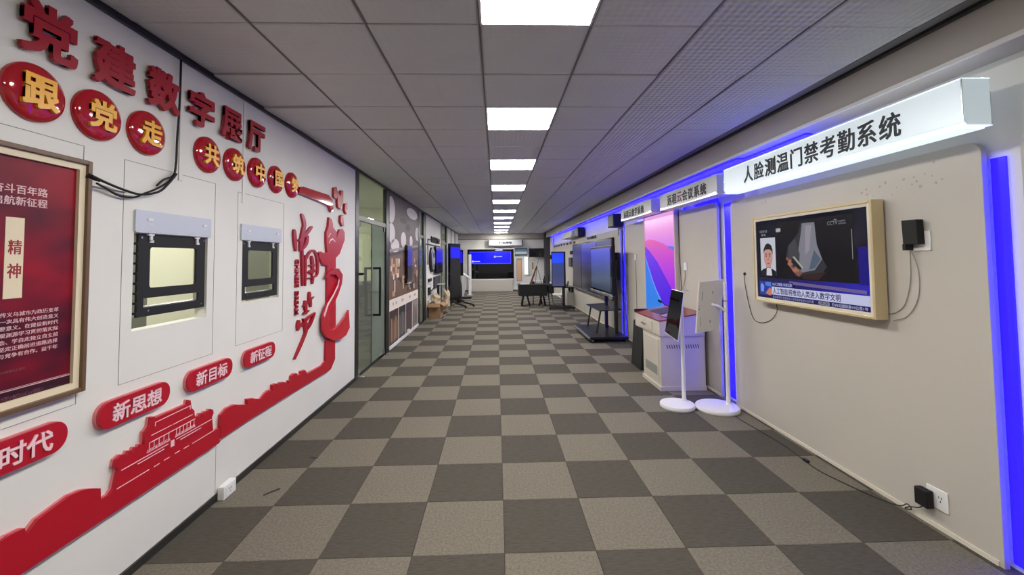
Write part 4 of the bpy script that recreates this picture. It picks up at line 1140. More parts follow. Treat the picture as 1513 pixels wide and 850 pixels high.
# ================================================================== RIGHT SIDE: SIGN BOXES
def sign_box(y0, y1, z0, z1, words, lab, lit, seg_colors=None, tr=None):
    t = thing('sign_box', lab, 'sign', (2.4, (y0 + y1) / 2, z0), 'header sign boxes above the display wall')
    face = 'sign_lit' if lit else 'grey_sign'
    m_ = MB()
    m_.prism([(2.30, z0 + 0.02), (2.315, z0), (2.44, z0), (2.44, z1), (2.30, z1)], 0, (y1 - y0), ((0, y0, 0), (1, 0, 0), (0, 0, 1), (0, 1, 0)))
    b = m_.build('body', face, t)
    m_ = MB()
    for yy in (y0 + 0.06, y1 - 0.06):
        m_.box(2.44, XR, yy - 0.02 + 0.25 * (1 if yy < (y0 + y1) / 2 else -1), yy + 0.02 + 0.25 * (1 if yy < (y0 + y1) / 2 else -1), z0 + 0.08, z1 - 0.06)
    m_.build('wall_bracket', 'chrome', t, kind='stuff')
    sd = MB(); sd.box(2.44, 2.456, y0 + 0.01, y0 + 0.05, z0 + 0.07, z1 - 0.06); sd.build('end_clip', 'grey_sign', t)
    ed = MB()
    for z in (z0 - 0.004, z1):
        ed.box(2.296, 2.444, y0 - 0.002, y1 + 0.002, z, z + 0.004)
    ed.build('edge_trim', 'white' if not lit else 'sign_lip', t)
    f = MB(); f.rect(-y1 - 0.001, z0 + 0.018, -y1 + 0.004, z1, 0.0, 0.003, SR(2.30)); f.rect(-y0 - 0.004, z0 + 0.018, -y0 + 0.001, z1, 0.0, 0.003, SR(2.30)); f.build('corner_strip', 'chrome' if lit else 'white', t)
    if lit:
        l = MB(); l.box(2.305, 2.43, y0 + 0.02, y1 - 0.02, z0 - 0.014, z0 - 0.005); l.build('light_bar', 'sign_lip', t, bevel=0.003)
        l = MB(); l.box(2.425, 2.438, y0 + 0.02, y0 + 1.0, z1 + 0.005, z1 + 0.015); l.build('added_wash_bar', 'added_white_wash', t)  # white bar added to brighten the wall above the sign
        l = MB(); l.box(2.43, 2.438, y0 + 1.02, y1 - 0.02, z1 + 0.005, z1 + 0.012); l.build('added_blue_wash', 'added_blue_wash', t)  # blue strip added to tint the bulkhead underside
    else:
        # glowing crescent of the lower lamp
        n = 16; p = []
        for i in range(n + 1):
            u = i / n
            p.append((-y1 + 0.02 + (y1 - y0 - 0.04) * u, z0 - 0.003))
        for i in range(n, -1, -1):
            u = i / n
            p.append((-y1 + 0.02 + (y1 - y0 - 0.04) * u, z0 + 0.003 + 0.024 * abs(2 * u - 1) ** 2.2))
        l = MB(); l.prism(p, -0.02, 0.004, SR(2.296)); l.build('lamp_crescent', 'lamp_white', t)
    (ty0, ty1, tz0, tz1) = tr
    n = len(words)
    m_ = MB(); step = (ty1 - ty0) / n
    odd = MB()
    for i, ch in enumerate(words):
        tgt = odd if seg_colors and i in seg_colors else m_
        v, _ = glyphs(ch, 0.0, 0.05, 3)
        h = (max(p[1] for p in v) - min(p[1] for p in v)); w = (max(p[0] for p in v) - min(p[0] for p in v))
        hh = (tz1 - tz0) * min(1, h / 0.86); ww = step * 0.88 * min(1, w / 0.88)
        zc = (tz0 + tz1) / 2; uc = -ty1 + step * (i + 0.5)
        text(tgt, ch, (uc - ww / 2, zc - hh / 2, uc + ww / 2, zc + hh / 2), 0.0, 0.004, SR(2.30), offset=0.008, bold=0.006 if lit else 0.012)
    m_.build('characters', 'text_black', t)
    if odd.v:
        odd.build('character', 'text_maroon', t)['label'] = 'faded maroon character 云'
    return t
sign_box(1.95, 4.10, 2.235, 2.465, '人脸测温门禁考勤系统', 'large bright white illuminated sign box with black Chinese characters above the television', True, None, (2.255, 3.77, 2.275, 2.425))
sign_box(4.24, 5.74, 2.25, 2.455, '远程云会议系统', 'grey sign box with white lamp edge above the steel lectern, one character faded maroon', False, (2,), (4.45, 5.50, 2.285, 2.415))
sign_box(6.08, 7.56, 2.265, 2.47, '远程云教学系统', 'smaller grey sign box between the second sign and the black loudspeaker', False, None, (6.38, 7.42, 2.295, 2.42))

# ================================================================== FRAMED TELEVISION
t = thing('television', 'wall television in a champagne frame showing a news broadcast', 'television', (2.5, 3.285, 1.175))
ya, yb, z0, z1 = 2.648, 3.925, 1.176, 1.966
S_T = SR(2.46)
m_ = MB(); m_.frame(-yb, z0, -ya, z1, 0.021, -0.085, 0.0, S_T); m_.build('frame', 'gold', t, bevel=0.004)
m_ = MB(); m_.frame(-yb + 0.021, z0 + 0.021, -ya - 0.021, z1 - 0.021, 0.022, -0.03, -0.006, S_T); m_.build('inner_bezel', 'bezel', t, bevel=0.002)
m_ = MB(); m_.rect(-yb + 0.022, z0 + 0.022, -ya - 0.022, z1 - 0.022, -0.08, -0.031, S_T); m_.build('back_case', 'black_matte', t)
su0, sv0, su1, sv1 = -yb + 0.043, z0 + 0.043, -ya - 0.043, z1 - 0.043
m_ = MB(); m_.rect(su0, sv0, su1, sv1, -0.0305, -0.012, S_T)
M['tv_base'] = mat('tv_picture_dark', (8, 8, 12), 0.12, emit=1.0, emit_rgb=(9, 10, 26))
scr = m_.build('screen', 'tv_base', t)
SW, SH = su1 - su0, sv1 - sv0
_lay = [0]
def tvp(pts, name, rgb, s=1.0, m=None, lvl=0):
    """flat coloured area of the television picture; pts in 0..1 screen fractions, v up"""
    key = 'tv_%d_%d_%d' % rgb
    if m is None:
        if key not in M:
            M[key] = glow(key, rgb, s)
        m = key
    _lay[0] += 1
    w = -0.012 + 0.00012 * _lay[0]
    mb = MB(); mb.prism([(su0 + u * SW, sv0 + v * SH) for u, v in pts], w - 0.0003, w, S_T)
    return mb.build(name, m, scr)
def box_(a, b, c, d):
    return [(a, b), (c, b), (c, d), (a, d)]
def tvt(s, r, name, rgb, off=0.004, bold=0.004):
    key = 'tv_%d_%d_%d' % rgb
    if key not in M:
        M[key] = glow(key, rgb, 1.0)
    _lay[0] += 1
    w = -0.012 + 0.00012 * _lay[0]
    mb = MB(); text(mb, s, (su0 + r[0] * SW, sv0 + r[1] * SH, su0 + r[2] * SW, sv0 + r[3] * SH), w - 0.0003, w, S_T, offset=off, bold=bold)
    return mb.build(name, key, scr)
M['tv_blue'] = ramp_glow('tv_blue_backdrop', 1, -0.55, 0.55, [(0, (30, 24, 160)), (0.35, (18, 14, 110)), (0.7, (16, 12, 70)), (1, (10, 8, 40))], 1.0)
tvp(box_(0.0, 0.0, 1.0, 0.26), 'picture_lower_third', (0, 0, 0), m='tv_blue')
tvp(box_(0.93, 0.25, 1.0, 0.62), 'picture_side_glow', (20, 14, 110))
tvp(box_(0.26, 0.27, 0.905, 0.955), 'picture_video_field', (10, 10, 16))
tvp([(0.42, 0.30), (0.64, 0.30), (0.70, 0.42), (0.62, 0.62), (0.60, 0.92), (0.49, 0.92), (0.46, 0.80), (0.36, 0.66), (0.33, 0.52), (0.38, 0.40)], 'picture_cloth_shadow', (42, 44, 50))
tvp([(0.47, 0.34), (0.60, 0.38), (0.665, 0.50), (0.625, 0.66), (0.61, 0.91), (0.50, 0.91), (0.485, 0.78), (0.46, 0.62)], 'picture_cloth', (112, 112, 122))
tvp([(0.55, 0.38), (0.60, 0.40), (0.655, 0.50), (0.60, 0.60), (0.57, 0.48)], 'picture_cloth_fold', (74, 84, 100))
tvp([(0.52, 0.55), (0.56, 0.60), (0.585, 0.88), (0.53, 0.88)], 'picture_cloth_fold', (132, 128, 138))
tvp([(0.36, 0.50), (0.46, 0.40), (0.47, 0.56), (0.43, 0.74), (0.36, 0.66)], 'picture_grey_sleeve', (60, 60, 64))
for i, (u, v) in enumerate(((0.33, 0.50), (0.345, 0.44), (0.37, 0.40), (0.39, 0.37), (0.42, 0.335), (0.36, 0.47), (0.44, 0.36), (0.41, 0.385))):
    tvp([(u, v), (u + 0.035, v - 0.04), (u + 0.05, v - 0.015), (u + 0.015, v + 0.03)], 'picture_finger', (150, 100, 84) if i % 2 else (120, 76, 66))
tvp([(0.40, 0.53), (0.42, 0.53), (0.50, 0.405), (0.49, 0.39)], 'picture_pen', (150, 150, 140))
tvp([(0.385, 0.46), (0.40, 0.51), (0.485, 0.395), (0.475, 0.375)], 'picture_phone', (24, 26, 28))
tvp([(0.50, 0.27), (0.63, 0.27), (0.70, 0.36), (0.60, 0.345), (0.48, 0.32)], 'picture_warm_shadow', (44, 28, 26))
tvp(box_(0.893, 0.50, 0.897, 0.80), 'picture_thin_line', (130, 130, 136))
# interview portrait
tvp(box_(0.052, 0.29, 0.225, 0.775), 'portrait_backdrop', (176, 178, 188))
tvp([(0.052, 0.29), (0.225, 0.29), (0.225, 0.345), (0.20, 0.365), (0.165, 0.385), (0.115, 0.385), (0.08, 0.37), (0.052, 0.345)], 'portrait_suit', (18, 18, 22))
tvp([(0.115, 0.29), (0.18, 0.29), (0.17, 0.39), (0.12, 0.39)], 'portrait_shirt', (190, 190, 196))
tvp([(0.112, 0.385), (0.17, 0.385), (0.165, 0.44), (0.12, 0.44)], 'portrait_neck', (148, 108, 100))
tvp([(0.140 + 0.051 * math.cos(a * 0.2618), 0.525 + 0.135 * math.sin(a * 0.2618)) for a in range(24)], 'portrait_face', (176, 132, 122))
tvp([(0.086, 0.56), (0.09, 0.63), (0.115, 0.69), (0.145, 0.705), (0.178, 0.68), (0.194, 0.62), (0.194, 0.55), (0.184, 0.60), (0.165, 0.625), (0.115, 0.625), (0.096, 0.60)], 'portrait_hair', (26, 24, 26))
for u in (0.118, 0.160):
    tvp([(u - 0.012, 0.558), (u + 0.012, 0.56), (u + 0.011, 0.572), (u - 0.011, 0.572)], 'portrait_brow', (50, 38, 38))
    tvp([(u + 0.009 * math.cos(a), 0.54 + 0.009 * math.sin(a)) for a in [k * 0.785 for k in range(8)]], 'portrait_eye', (40, 30, 34))
tvp([(0.134, 0.485), (0.149, 0.485), (0.142, 0.535)], 'portrait_nose', (150, 106, 98))
tvp([(0.126, 0.448), (0.158, 0.448), (0.152, 0.436), (0.132, 0.436)], 'portrait_mouth', (130, 74, 76))
# station marks and captions
tvt('CCTV 13', (0.052, 0.845, 0.135, 0.875), 'station_mark', (150, 150, 156))
tvt('新 闻', (0.072, 0.80, 0.118, 0.828), 'station_mark', (150, 150, 156))
tvp([(p[0], p[1]) for p in rounded(0.238, 0.835, 0.292, 0.885, 0.012, 3)], 'live_badge', (126, 126, 130))
tvt('直播', (0.246, 0.842, 0.284, 0.877), 'live_text', (190, 190, 194))
tvt('CCTV', (0.72, 0.858, 0.80, 0.898), 'corner_logo', (112, 112, 124), bold=0.01)
tvt('央视新闻', (0.805, 0.882, 0.855, 0.90), 'corner_logo', (112, 112, 124))
tvt('cctv.com', (0.805, 0.858, 0.86, 0.876), 'corner_logo', (112, 112, 124))
tvp([(0.765, 0.90), (0.78, 0.92), (0.80, 0.905), (0.79, 0.90), (0.78, 0.91)], 'corner_logo', (112, 112, 124))
M['tv_band'] = ramp_glow('tv_pale_band', 1, -0.5, 0.5, [(0, (130, 134, 168)), (0.45, (120, 112, 150)), (0.7, (60, 50, 110)), (1, (30, 26, 90))], 1.0)
tvp([(0.36, 0.20), (0.98, 0.165), (0.98, 0.20), (0.36, 0.235)], 'picture_light_streak', (96, 84, 130))
tvp([(0.03, 0.035), (0.17, 0.035), (0.17, 0.215), (0.03, 0.215)], 'globe_panel', (30, 52, 140))
tvp([(0.045, 0.08), (0.075, 0.07), (0.085, 0.15), (0.06, 0.19), (0.042, 0.16)], 'globe_panel_shape', (110, 136, 210))
tvp([(0.10, 0.16), (0.165, 0.15), (0.165, 0.205), (0.10, 0.205)], 'globe_panel_shape', (70, 110, 200))
tvp([(0.10, 0.06), (0.15, 0.035), (0.17, 0.05), (0.17, 0.11), (0.15, 0.14), (0.125, 0.10)], 'globe_panel_warm', (180, 110, 84))
tvp(box_(0.172, 0.155, 0.40, 0.215), 'topic_strip', (26, 32, 96))
tvt('AI人工智能 未来已来', (0.182, 0.167, 0.388, 0.205), 'topic_text', (170, 176, 220))
tvp(box_(0.172, 0.052, 1.0, 0.152), 'headline_band', (176, 178, 208))
tvt('人工智能将推动人类进入数字文明', (0.185, 0.064, 0.80, 0.141), 'headline_text', (22, 20, 70), off=0.008, bold=0.006)
tvp(box_(0.172, 0.0, 1.0, 0.05), 'ticker_band', (24, 22, 72))
tvt('新闻直播间 多国领导人发表致辞祝贺大会开幕', (0.185, 0.010, 0.585, 0.040), 'ticker_text', (128, 130, 170))
tvp(rounded(0.625, 0.006, 0.715, 0.044, 0.01, 3), 'ticker_badge', (120, 124, 140))
tvt('09:29', (0.635, 0.012, 0.705, 0.038), 'ticker_badge_text', (24, 24, 40))
tvt('日内瓦国际展10公里1号', (0.735, 0.008, 0.985, 0.042), 'ticker_text', (160, 164, 196))
# cables and plugs round the television
cable('power_cable', 'thin dark cable looping from the wall plug to the underside of the television', [(XP - .012, 4.224, 1.41), (XP - .008, 4.218, 1.30), (XP - .006, 4.17, 1.12), (XP - .006, 4.10, 0.98), (XP - .006, 3.98, 0.955), (XP - .006, 3.84, 1.00), (XP - .012, 3.74, 1.09), (XP - .04, 3.70, 1.174)], 0.003, 'cable_black')
m_ = MB(); m_.lathe([(0.014, XP - 0.012), (0.017, XP - 0.002)], 4.224, 1.418, 14, axis='x'); tag(m_.build('wall_plug', 'black_matte'), 'tiny round black plug on the wall panel left of the television', 'plug')
t = thing('power_adapter', 'black power adapter plugged into the white wall socket right of the television', 'adapter', (2.52, 2.43, 1.62))
m_ = MB(); m_.hexa([(2.505, 2.40, 1.66), (2.552, 2.40, 1.66), (2.552, 2.492, 1.66), (2.505, 2.492, 1.66)], [(2.505, 2.405, 1.81), (2.552, 2.405, 1.81), (2.552, 2.497, 1.81), (2.505, 2.497, 1.81)]); m_.build('body', 'black_matte', t, bevel=0.004)
m_ = MB(); m_.box(2.50, 2.55, 2.47, 2.492, 1.625, 1.664); m_.build('plug_head', 'black_matte', t, bevel=0.003)
t = thing('wall_socket', 'white wall socket plate below and behind the black power adapter', 'socket', (XP, 2.43, 1.62))
m_ = MB(); m_.box(XP - 0.008, XP, 2.372, 2.475, 1.622, 1.74); m_.build('plate', 'white', t, bevel=0.002)
cable('power_cable', 'thin pale cable hanging from the power adapter to the television corner', [(XP - .02, 2.482, 1.622), (XP - .008, 2.50, 1.45), (XP - .006, 2.54, 1.30), (XP - .006, 2.60, 1.235), (XP - .02, 2.66, 1.215)], 0.003, 'cable_grey')
cable('power_cable', 'second thin pale cable hanging below the power adapter in a wider loop', [(XP - .02, 2.474, 1.622), (XP - .008, 2.45, 1.50), (XP - .006, 2.46, 1.34), (XP - .006, 2.53, 1.22), (XP - .012, 2.62, 1.178)], 0.0025, 'cable_grey')
t = thing('power_adapter', 'black square adapter plugged in low on the wall panel near the floor', 'adapter', (2.53, 2.46, 0.1))
m_ = MB(); m_.box(2.505, 2.551, 2.425, 2.50, 0.108, 0.208); m_.build('body', 'black_matte', t, bevel=0.006)
t = thing('wall_socket', 'white double wall socket low on the panel beside the square adapter', 'socket', (XP, 2.42, 0.1))
m_ = MB(); m_.box(XP - 0.007, XP, 2.352, 2.47, 0.118, 0.235); sp_ = m_.build('plate', 'white', t, bevel=0.002)
m_ = MB()
for yy, zz in ((2.385, 0.19), (2.40, 0.19), (2.3925, 0.168)):
    m_.box(XP - 0.0078, XP - 0.007, yy - 0.002, yy + 0.002, zz - 0.006, zz + 0.006)
m_.build('pin_slot', 'vent', sp_)
cable('floor_cable', 'long black cable on the carpet from the stand base to the low adapter', [(2.40, 4.30, .006), (2.37, 4.12, .006), (2.365, 4.048, .006), (2.394, 3.734, .006), (2.405, 3.45, .006), (2.385, 3.26, .006), (2.375, 3.10, .006), (2.408, 2.94, .006), (2.482, 2.73, .006), (2.535, 2.63, .012), (2.54, 2.58, .05), (2.535, 2.55, .035), (2.53, 2.585, .02), (2.535, 2.56, .045), (2.53, 2.50, .075), (2.53, 2.47, .106)], 0.0035, 'cable_black')
m_ = MB(); m_.box(2.372, 2.398, 3.20, 3.25, 0.004, 0.022); tag(m_.build('cable_connector', 'black_matte', None, bevel=0.004), 'small black inline connector on the floor cable', 'connector')

# ================================================================== TABLET STANDS
def stand(lab, base_r, base_c, pole, tabl, back):
    t = thing('tablet_stand', lab, 'tablet stand', (base_c[0], base_c[1], 0), 'white disc-footed tablet stands')
    m_ = MB(); m_.lathe([(base_r * 0.98, 0.002), (base_r, 0.01), (base_r, 0.03), (base_r * 0.96, 0.042), (base_r * 0.6, 0.047), (0.03, 0.048)], base_c[0], base_c[1], 40); m_.build('base', 'white_metal', t, smooth=True)
    m_ = MB(); m_.lathe([(base_r * 0.94, 0.0), (base_r * 0.94, 0.003)], base_c[0], base_c[1], 32); m_.build('foot_pad', 'black_matte', t)
    m_ = MB(); m_.lathe([(0.021, 0.045), (0.020, 0.6), (0.018, pole[2])], pole[0], pole[1], 20); pl = m_.build('pole', 'white_metal', t, smooth=True)
    m_ = MB(); m_.lathe([(0.03, 0.045), (0.026, 0.06)], pole[0], pole[1], 20); m_.build('collar', 'white_metal', pl, smooth=True)
    bl, br, tr_, tl_ = [Vector(p) for p in tabl]
    n = (br - bl).cross(tl_ - bl).normalized()      # towards the viewer's side of the tablet
    def slab(k0, k1, w0, w1, name, m, bev=0.0, parent=t):
        def pt(a, b, w):
            p = (bl * (1 - a) + br * a) * (1 - b) + (tl_ * (1 - a) + tr_ * a) * b
            return tuple(p + n * w)
        mb = MB(); A_ = [(k0, k0), (k1, k0), (k1, k1), (k0, k1)]
        mb.hexa([pt(a, b, w0) for a, b in A_], [pt(a, b, w1) for a, b in A_])
        return mb.build(name, m, parent, bevel=bev)
    cs = slab(0, 1, -0.022, 0, 'tablet_case', 'white' if not back else 'stand_back', 0.008)
    c0 = (bl + br + tr_ + tl_) / 4
    if not back:
        slab(0.02, 0.98, 0, 0.002, 'screen', 'tablet_glass', 0.0, cs)
        m_ = MB(); m_.tube([tuple(c0 - n * 0.02), (pole[0], pole[1], pole[2] - 0.02)], 0.016, 10); m_.build('arm', 'white_metal', t, smooth=True)
    else:
        m_ = MB(); m_.tube(smooth_path([tuple(c0 + n * 0.0 + Vector((0.02, 0, 0.02))), tuple(c0 + n * 0.05 + Vector((0.07, 0, 0.0))), (pole[0], pole[1], c0.z - 0.06)]), 0.013, 10); m_.build('arm', 'white', t, smooth=True)
        ee = (br - bl).normalized(); uu = (tl_ - bl).normalized()
        for a, b, w_, h_ in ((0.15, 0.72, 0.006, 0.10), (0.15, 0.22, 0.006, 0.10), (0.56, 0.77, 0.012, 0.03), (0.56, 0.20, 0.012, 0.03), (0.06, 0.53, 0.012, 0.012), (0.06, 0.47, 0.016, 0.016)):
            p = (bl * (1 - a) + br * a) * (1 - b) + (tl_ * (1 - a) + tr_ * a) * b
            q = MB(); A_ = [(-1, -1), (1, -1), (1, 1), (-1, 1)]
            q.hexa([tuple(p + ee * s1 * w_ / 2 + uu * s2 * h_ / 2) for s1, s2 in A_], [tuple(p + ee * s1 * w_ / 2 + uu * s2 * h_ / 2 + n * 0.003) for s1, s2 in A_])
            q.build('back_slot', 'cable_grey', cs)
        q = MB(); q.box(pole[0] - 0.045, pole[0] + 0.004, pole[1] - 0.022, pole[1] - 0.018, 1.125, 1.132); q.build('clamp_line', 'black', t)
    return t
def tablet_glass():
    m = mat('tablet_glass', (12, 13, 12), 0.04, spec=0.8)
    return m
M['tablet_glass'] = tablet_glass()
M['stand_back'] = mat('greyish_back_shell', (206, 202, 194), 0.4)
stand('white tablet stand with glossy dark tilted screen in front of the steel lectern', 0.178, (1.915, 4.45), (2.02, 4.52, 1.06), [(1.805, 4.47, 0.786), (1.885, 4.33, 0.712), (2.003, 4.42, 1.225), (1.928, 4.56, 1.25)], False)
stand('white tablet stand turned away showing its pale back, beside the blue strip', 0.215, (2.30, 4.36), (2.425, 4.37, 1.33), [(2.11, 4.39, 0.783), (2.385, 4.44, 0.81), (2.455, 4.42, 1.355), (2.15, 4.37, 1.33)], True)

# ================================================================== STEEL LECTERN
t = thing('lectern', 'beige steel multimedia lectern with burgundy top against the wall panel', 'lectern', (2.2, 5.3, 0))
x0, x1, y0, y1 = 1.955, 2.50, 4.98, 5.58
m_ = MB(); m_.box(x0 + 0.004, x1, y0 + 0.004, y1, 0.05, 0.645); body = m_.build('cabinet', 'grey_box', t, bevel=0.004)
m_ = MB(); m_.box(x0 - 0.012, x1 + 0.004, y0 - 0.012, y1 + 0.012, 0.0, 0.052); m_.build('plinth', 'grey_box', t, bevel=0.003)
m_ = MB(); m_.box(x0 - 0.004, x0 + 0.004, y0 + 0.06, y1 - 0.04, 0.10, 0.60); dr = m_.build('door', 'grey_box', t, bevel=0.003)
m_ = MB(); m_.box(x0 - 0.0055, x0 - 0.004, y0 + 0.10, y1 - 0.10, 0.16, 0.27); m_.build('mesh_vent', 'office_grey', dr)
m_ = MB(); m_.hexa([(x0 - 0.01, y0 - 0.012, 0.645), (x1 - 0.005, y0 - 0.012, 0.645), (x1 - 0.005, 5.84, 0.645), (x0 - 0.01, 5.84, 0.645)], [(x0 - 0.01, y0 - 0.012, 0.825), (x1 - 0.005, y0 - 0.012, 0.915), (x1 - 0.005, 5.84, 0.915), (x0 - 0.01, 5.84, 0.825)]); m_.build('upper_case', 'grey_box', t, bevel=0.005)
m_ = MB(); m_.box(x0 - 0.018, x0 - 0.01, y0 + 0.22, y1 + 0.12, 0.67, 0.79); dw_ = m_.build('drawer', 'grey_box', t, bevel=0.003)
m_ = MB(); m_.box(x0 - 0.035, x0 - 0.018, y0 + 0.42, y0 + 0.56, 0.725, 0.745); m_.build('handle', 'chrome', dw_, bevel=0.002)
m_ = MB(); m_.lathe([(0.008, x0 - 0.022), (0.008, x0 - 0.018)], y0 + 0.49, 0.77, 12, axis='x'); m_.build('lock', 'chrome', dw_)
for i in range(14):
    a = 2.03 + i * 0.029
    m_ = MB(); m_.prism([(a, 0.545), (a + 0.008, 0.545), (a + 0.020, 0.50), (a + 0.012, 0.50)], 0.0, 0.003, SFR(y0 + 0.004)); m_.build('vent_slot', 'vent', body)
m_ = MB()
m_.prism([(0, 0.826), (0, 0.838), (x1 - x0 + 0.01, 0.929), (x1 - x0 + 0.01, 0.915)], -(5.86 - y0 + 0.02), 0.0, ((x0 - 0.015, y0 - 0.02, 0), (1, 0, 0), (0, 0, 1), (0, -1, 0)))
top = m_.build('top', 'burgundy', t, bevel=0.003)
def onTop(x):
    return 0.838 + (x - x0 + 0.015) / (x1 - x0 + 0.02) * 0.092
m_ = MB(); a, b = x0 + 0.10, x0 + 0.24
m_.hexa([(a, 5.05, onTop(a)), (b, 5.05, onTop(b)), (b, 5.22, onTop(b)), (a, 5.22, onTop(a))], [(a, 5.05, onTop(a) + 0.008), (b, 5.05, onTop(b) + 0.008), (b, 5.22, onTop(b) + 0.008), (a, 5.22, onTop(a) + 0.008)]); m_.build('control_panel', 'black_gloss', top, bevel=0.002)
m_ = MB(); a, b = x0 + 0.14, x0 + 0.40
m_.hexa([(a, 5.32, onTop(a)), (b, 5.32, onTop(b)), (b, 5.70, onTop(b)), (a, 5.70, onTop(a))], [(a, 5.32, onTop(a) + 0.006), (b, 5.32, onTop(b) + 0.006), (b, 5.70, onTop(b) + 0.006), (a, 5.70, onTop(a) + 0.006)]); m_.build('keyboard_recess', 'dark_grey', top)
m_ = MB(); m_.box(x0 - 0.016, x1 + 0.002, 5.84, 5.862, 0.826, 0.87); m_.build('back_rail', 'black', t)
t = thing('microphone', 'thin black gooseneck microphone rising from the lectern top', 'microphone', (2.14, 5.1, 0.87))
m_ = MB(); m_.tube(smooth_path([(2.16, 5.02, 0.892), (2.15, 5.02, 0.95), (2.08, 5.02, 1.0), (1.98, 5.0, 1.06)]), 0.006, 8); m_.build('neck', 'black', t, smooth=True)
m_ = MB(); m_.tube([(1.99, 5.0, 1.055), (1.975, 5.0, 1.064), (1.95, 5.0, 1.078)], 0.014, 10); m_.build('head', 'black_matte', t, smooth=True)
m_ = MB(); m_.lathe([(0.02, 0.885), (0.016, 0.9)], 2.16, 5.02, 14); m_.build('base', 'black', t)
# dark wedge case behind the lectern
m_ = MB(); m_.hexa([(2.02, 5.88, 0.0), (2.30, 5.88, 0.0), (2.30, 6.30, 0.0), (2.02, 6.30, 0.0)], [(2.07, 5.88, 0.66), (2.30, 5.88, 0.66), (2.30, 6.30, 0.66), (2.07, 6.30, 0.66)])
tag(m_.build('subwoofer_case', 'black_matte', None, bevel=0.01), 'black upright case standing just behind the lectern', 'case')

# ================================================================== PURPLE DISPLAY AND PANEL DETAILS
t = thing('portrait_display', 'tall portrait display with purple and blue abstract picture on the wall panel', 'display', (2.5, 6.35, 0.6))
ya, yb, z0, z1 = 5.76, 6.98, 0.62, 2.29
m_ = MB(); m_.frame(-yb, z0, -ya, z1, 0.03, -0.055, 0.0, SR(2.50)); 
M['pinkish_frame'] = mat('pale_rosy_frame', (206, 188, 176), 0.4)
m_.build('frame', 'pinkish_frame', t, bevel=0.004)
m_ = MB(); m_.rect(-yb + 0.03, z0 + 0.03, -ya - 0.03, z1 - 0.03, -0.05, -0.008, SR(2.50))
M['pic_blue'] = ramp_glow('display_blue', 2, 0.0, 1.6, [(0, (20, 120, 215)), (0.45, (40, 110, 220)), (1, (60, 110, 225))], 1.0)
ps = m_.build('screen', 'pic_blue', t)
def pd(f, name, m, w):
    a0, b0, a1, b1 = -yb + 0.032, z0 + 0.032, -ya - 0.032, z1 - 0.032
    mb = MB(); mb.prism([(a0 + u * (a1 - a0), b0 + v * (b1 - b0)) for u, v in f], w - 0.0008, w, SR(2.50)); return mb.build(name, m, ps)
M['pic_pink'] = ramp_glow('display_pink', 2, 0.0, 0.9, [(0, (196, 110, 220)), (0.3, (214, 128, 206)), (0.7, (224, 160, 210)), (1, (206, 140, 226))], 1.0)
M['pic_magenta'] = ramp_glow('display_magenta', 2, 0.0, 0.95, [(0, (130, 20, 220)), (0.5, (176, 50, 208)), (1, (214, 84, 160))], 1.0)
M['pic_violet'] = ramp_glow('display_violet', 2, 0.0, 1.1, [(0, (60, 10, 214)), (0.6, (84, 16, 214)), (1, (110, 50, 220))], 1.0)
M['pic_light'] = ramp_glow('display_light_blue_edge', 2, 0.0, 1.0, [(0, (70, 140, 235)), (1, (110, 150, 235))], 1.0)
pd([(0, 0.66), (0.2, 0.74), (0.5, 0.72), (0.8, 0.69), (1, 0.68), (1, 1), (0, 1)], 'upper_glow', 'pic_pink', -0.0072)
pd([(0, 0.60), (0, 0.755), (0.15, 0.77), (0.4, 0.755), (0.7, 0.71), (1, 0.64), (1, 0.2), (0.6, 0.3), (0.3, 0.5)], 'magenta_wave', 'pic_magenta', -0.0064)
pd([(0.0, 0.705), (0.2, 0.645), (0.45, 0.545), (0.7, 0.41), (0.93, 0.28), (1, 0.23), (1, 0.0), (0.95, 0.0), (0.72, 0.09), (0.55, 0.19), (0.4, 0.275), (0.27, 0.37), (0.1, 0.52), (0, 0.61)], 'violet_wave', 'pic_violet', -0.0056)
pd([(0, 0.61), (0.1, 0.52), (0.27, 0.37), (0.4, 0.275), (0.55, 0.19), (0.72, 0.09), (0.95, 0.0), (0.91, 0.0), (0.7, 0.08), (0.53, 0.17), (0.38, 0.262), (0.25, 0.358), (0.085, 0.51), (0, 0.585)], 'wave_edge', 'pic_light', -0.0050)
cable('power_cable', 'thin dark cable hanging beside the purple display edge', [(XP - .01, 5.73, 2.27), (XP - .01, 5.725, 1.7), (XP - .01, 5.70, 1.2), (XP - .01, 5.70, 0.95)], 0.004, 'cable_black')
for (y, z, lab) in ((7.56, 1.60, 'small white socket with hanging cable between blue strip and purple display'), (5.55, 1.47, 'small white socket with hanging cable above the tablet stands')):
    t = thing('wall_socket', lab, 'socket', (XP, y, z))
    m_ = MB(); m_.box(XP - 0.02, XP, y - 0.04, y + 0.04, z - 0.05, z + 0.05); m_.build('plate', 'white', t, bevel=0.003)
cable('power_cable', 'pale cable dropping straight from the socket beside the purple display', [(XP - .02, 7.56, 1.55), (XP - .01, 7.565, 1.2), (XP - .01, 7.56, 0.5), (XP - .01, 7.56, 0.2)], 0.005, 'cable_grey')
cable('power_cable', 'pale cable curving down from the socket above the tablet stands', [(XP - .02, 5.55, 1.42), (XP - .01, 5.58, 1.3), (XP - .01, 5.66, 1.18), (XP - .01, 5.64, 1.15), (XP - .01, 5.50, 1.15)], 0.004, 'cable_grey')

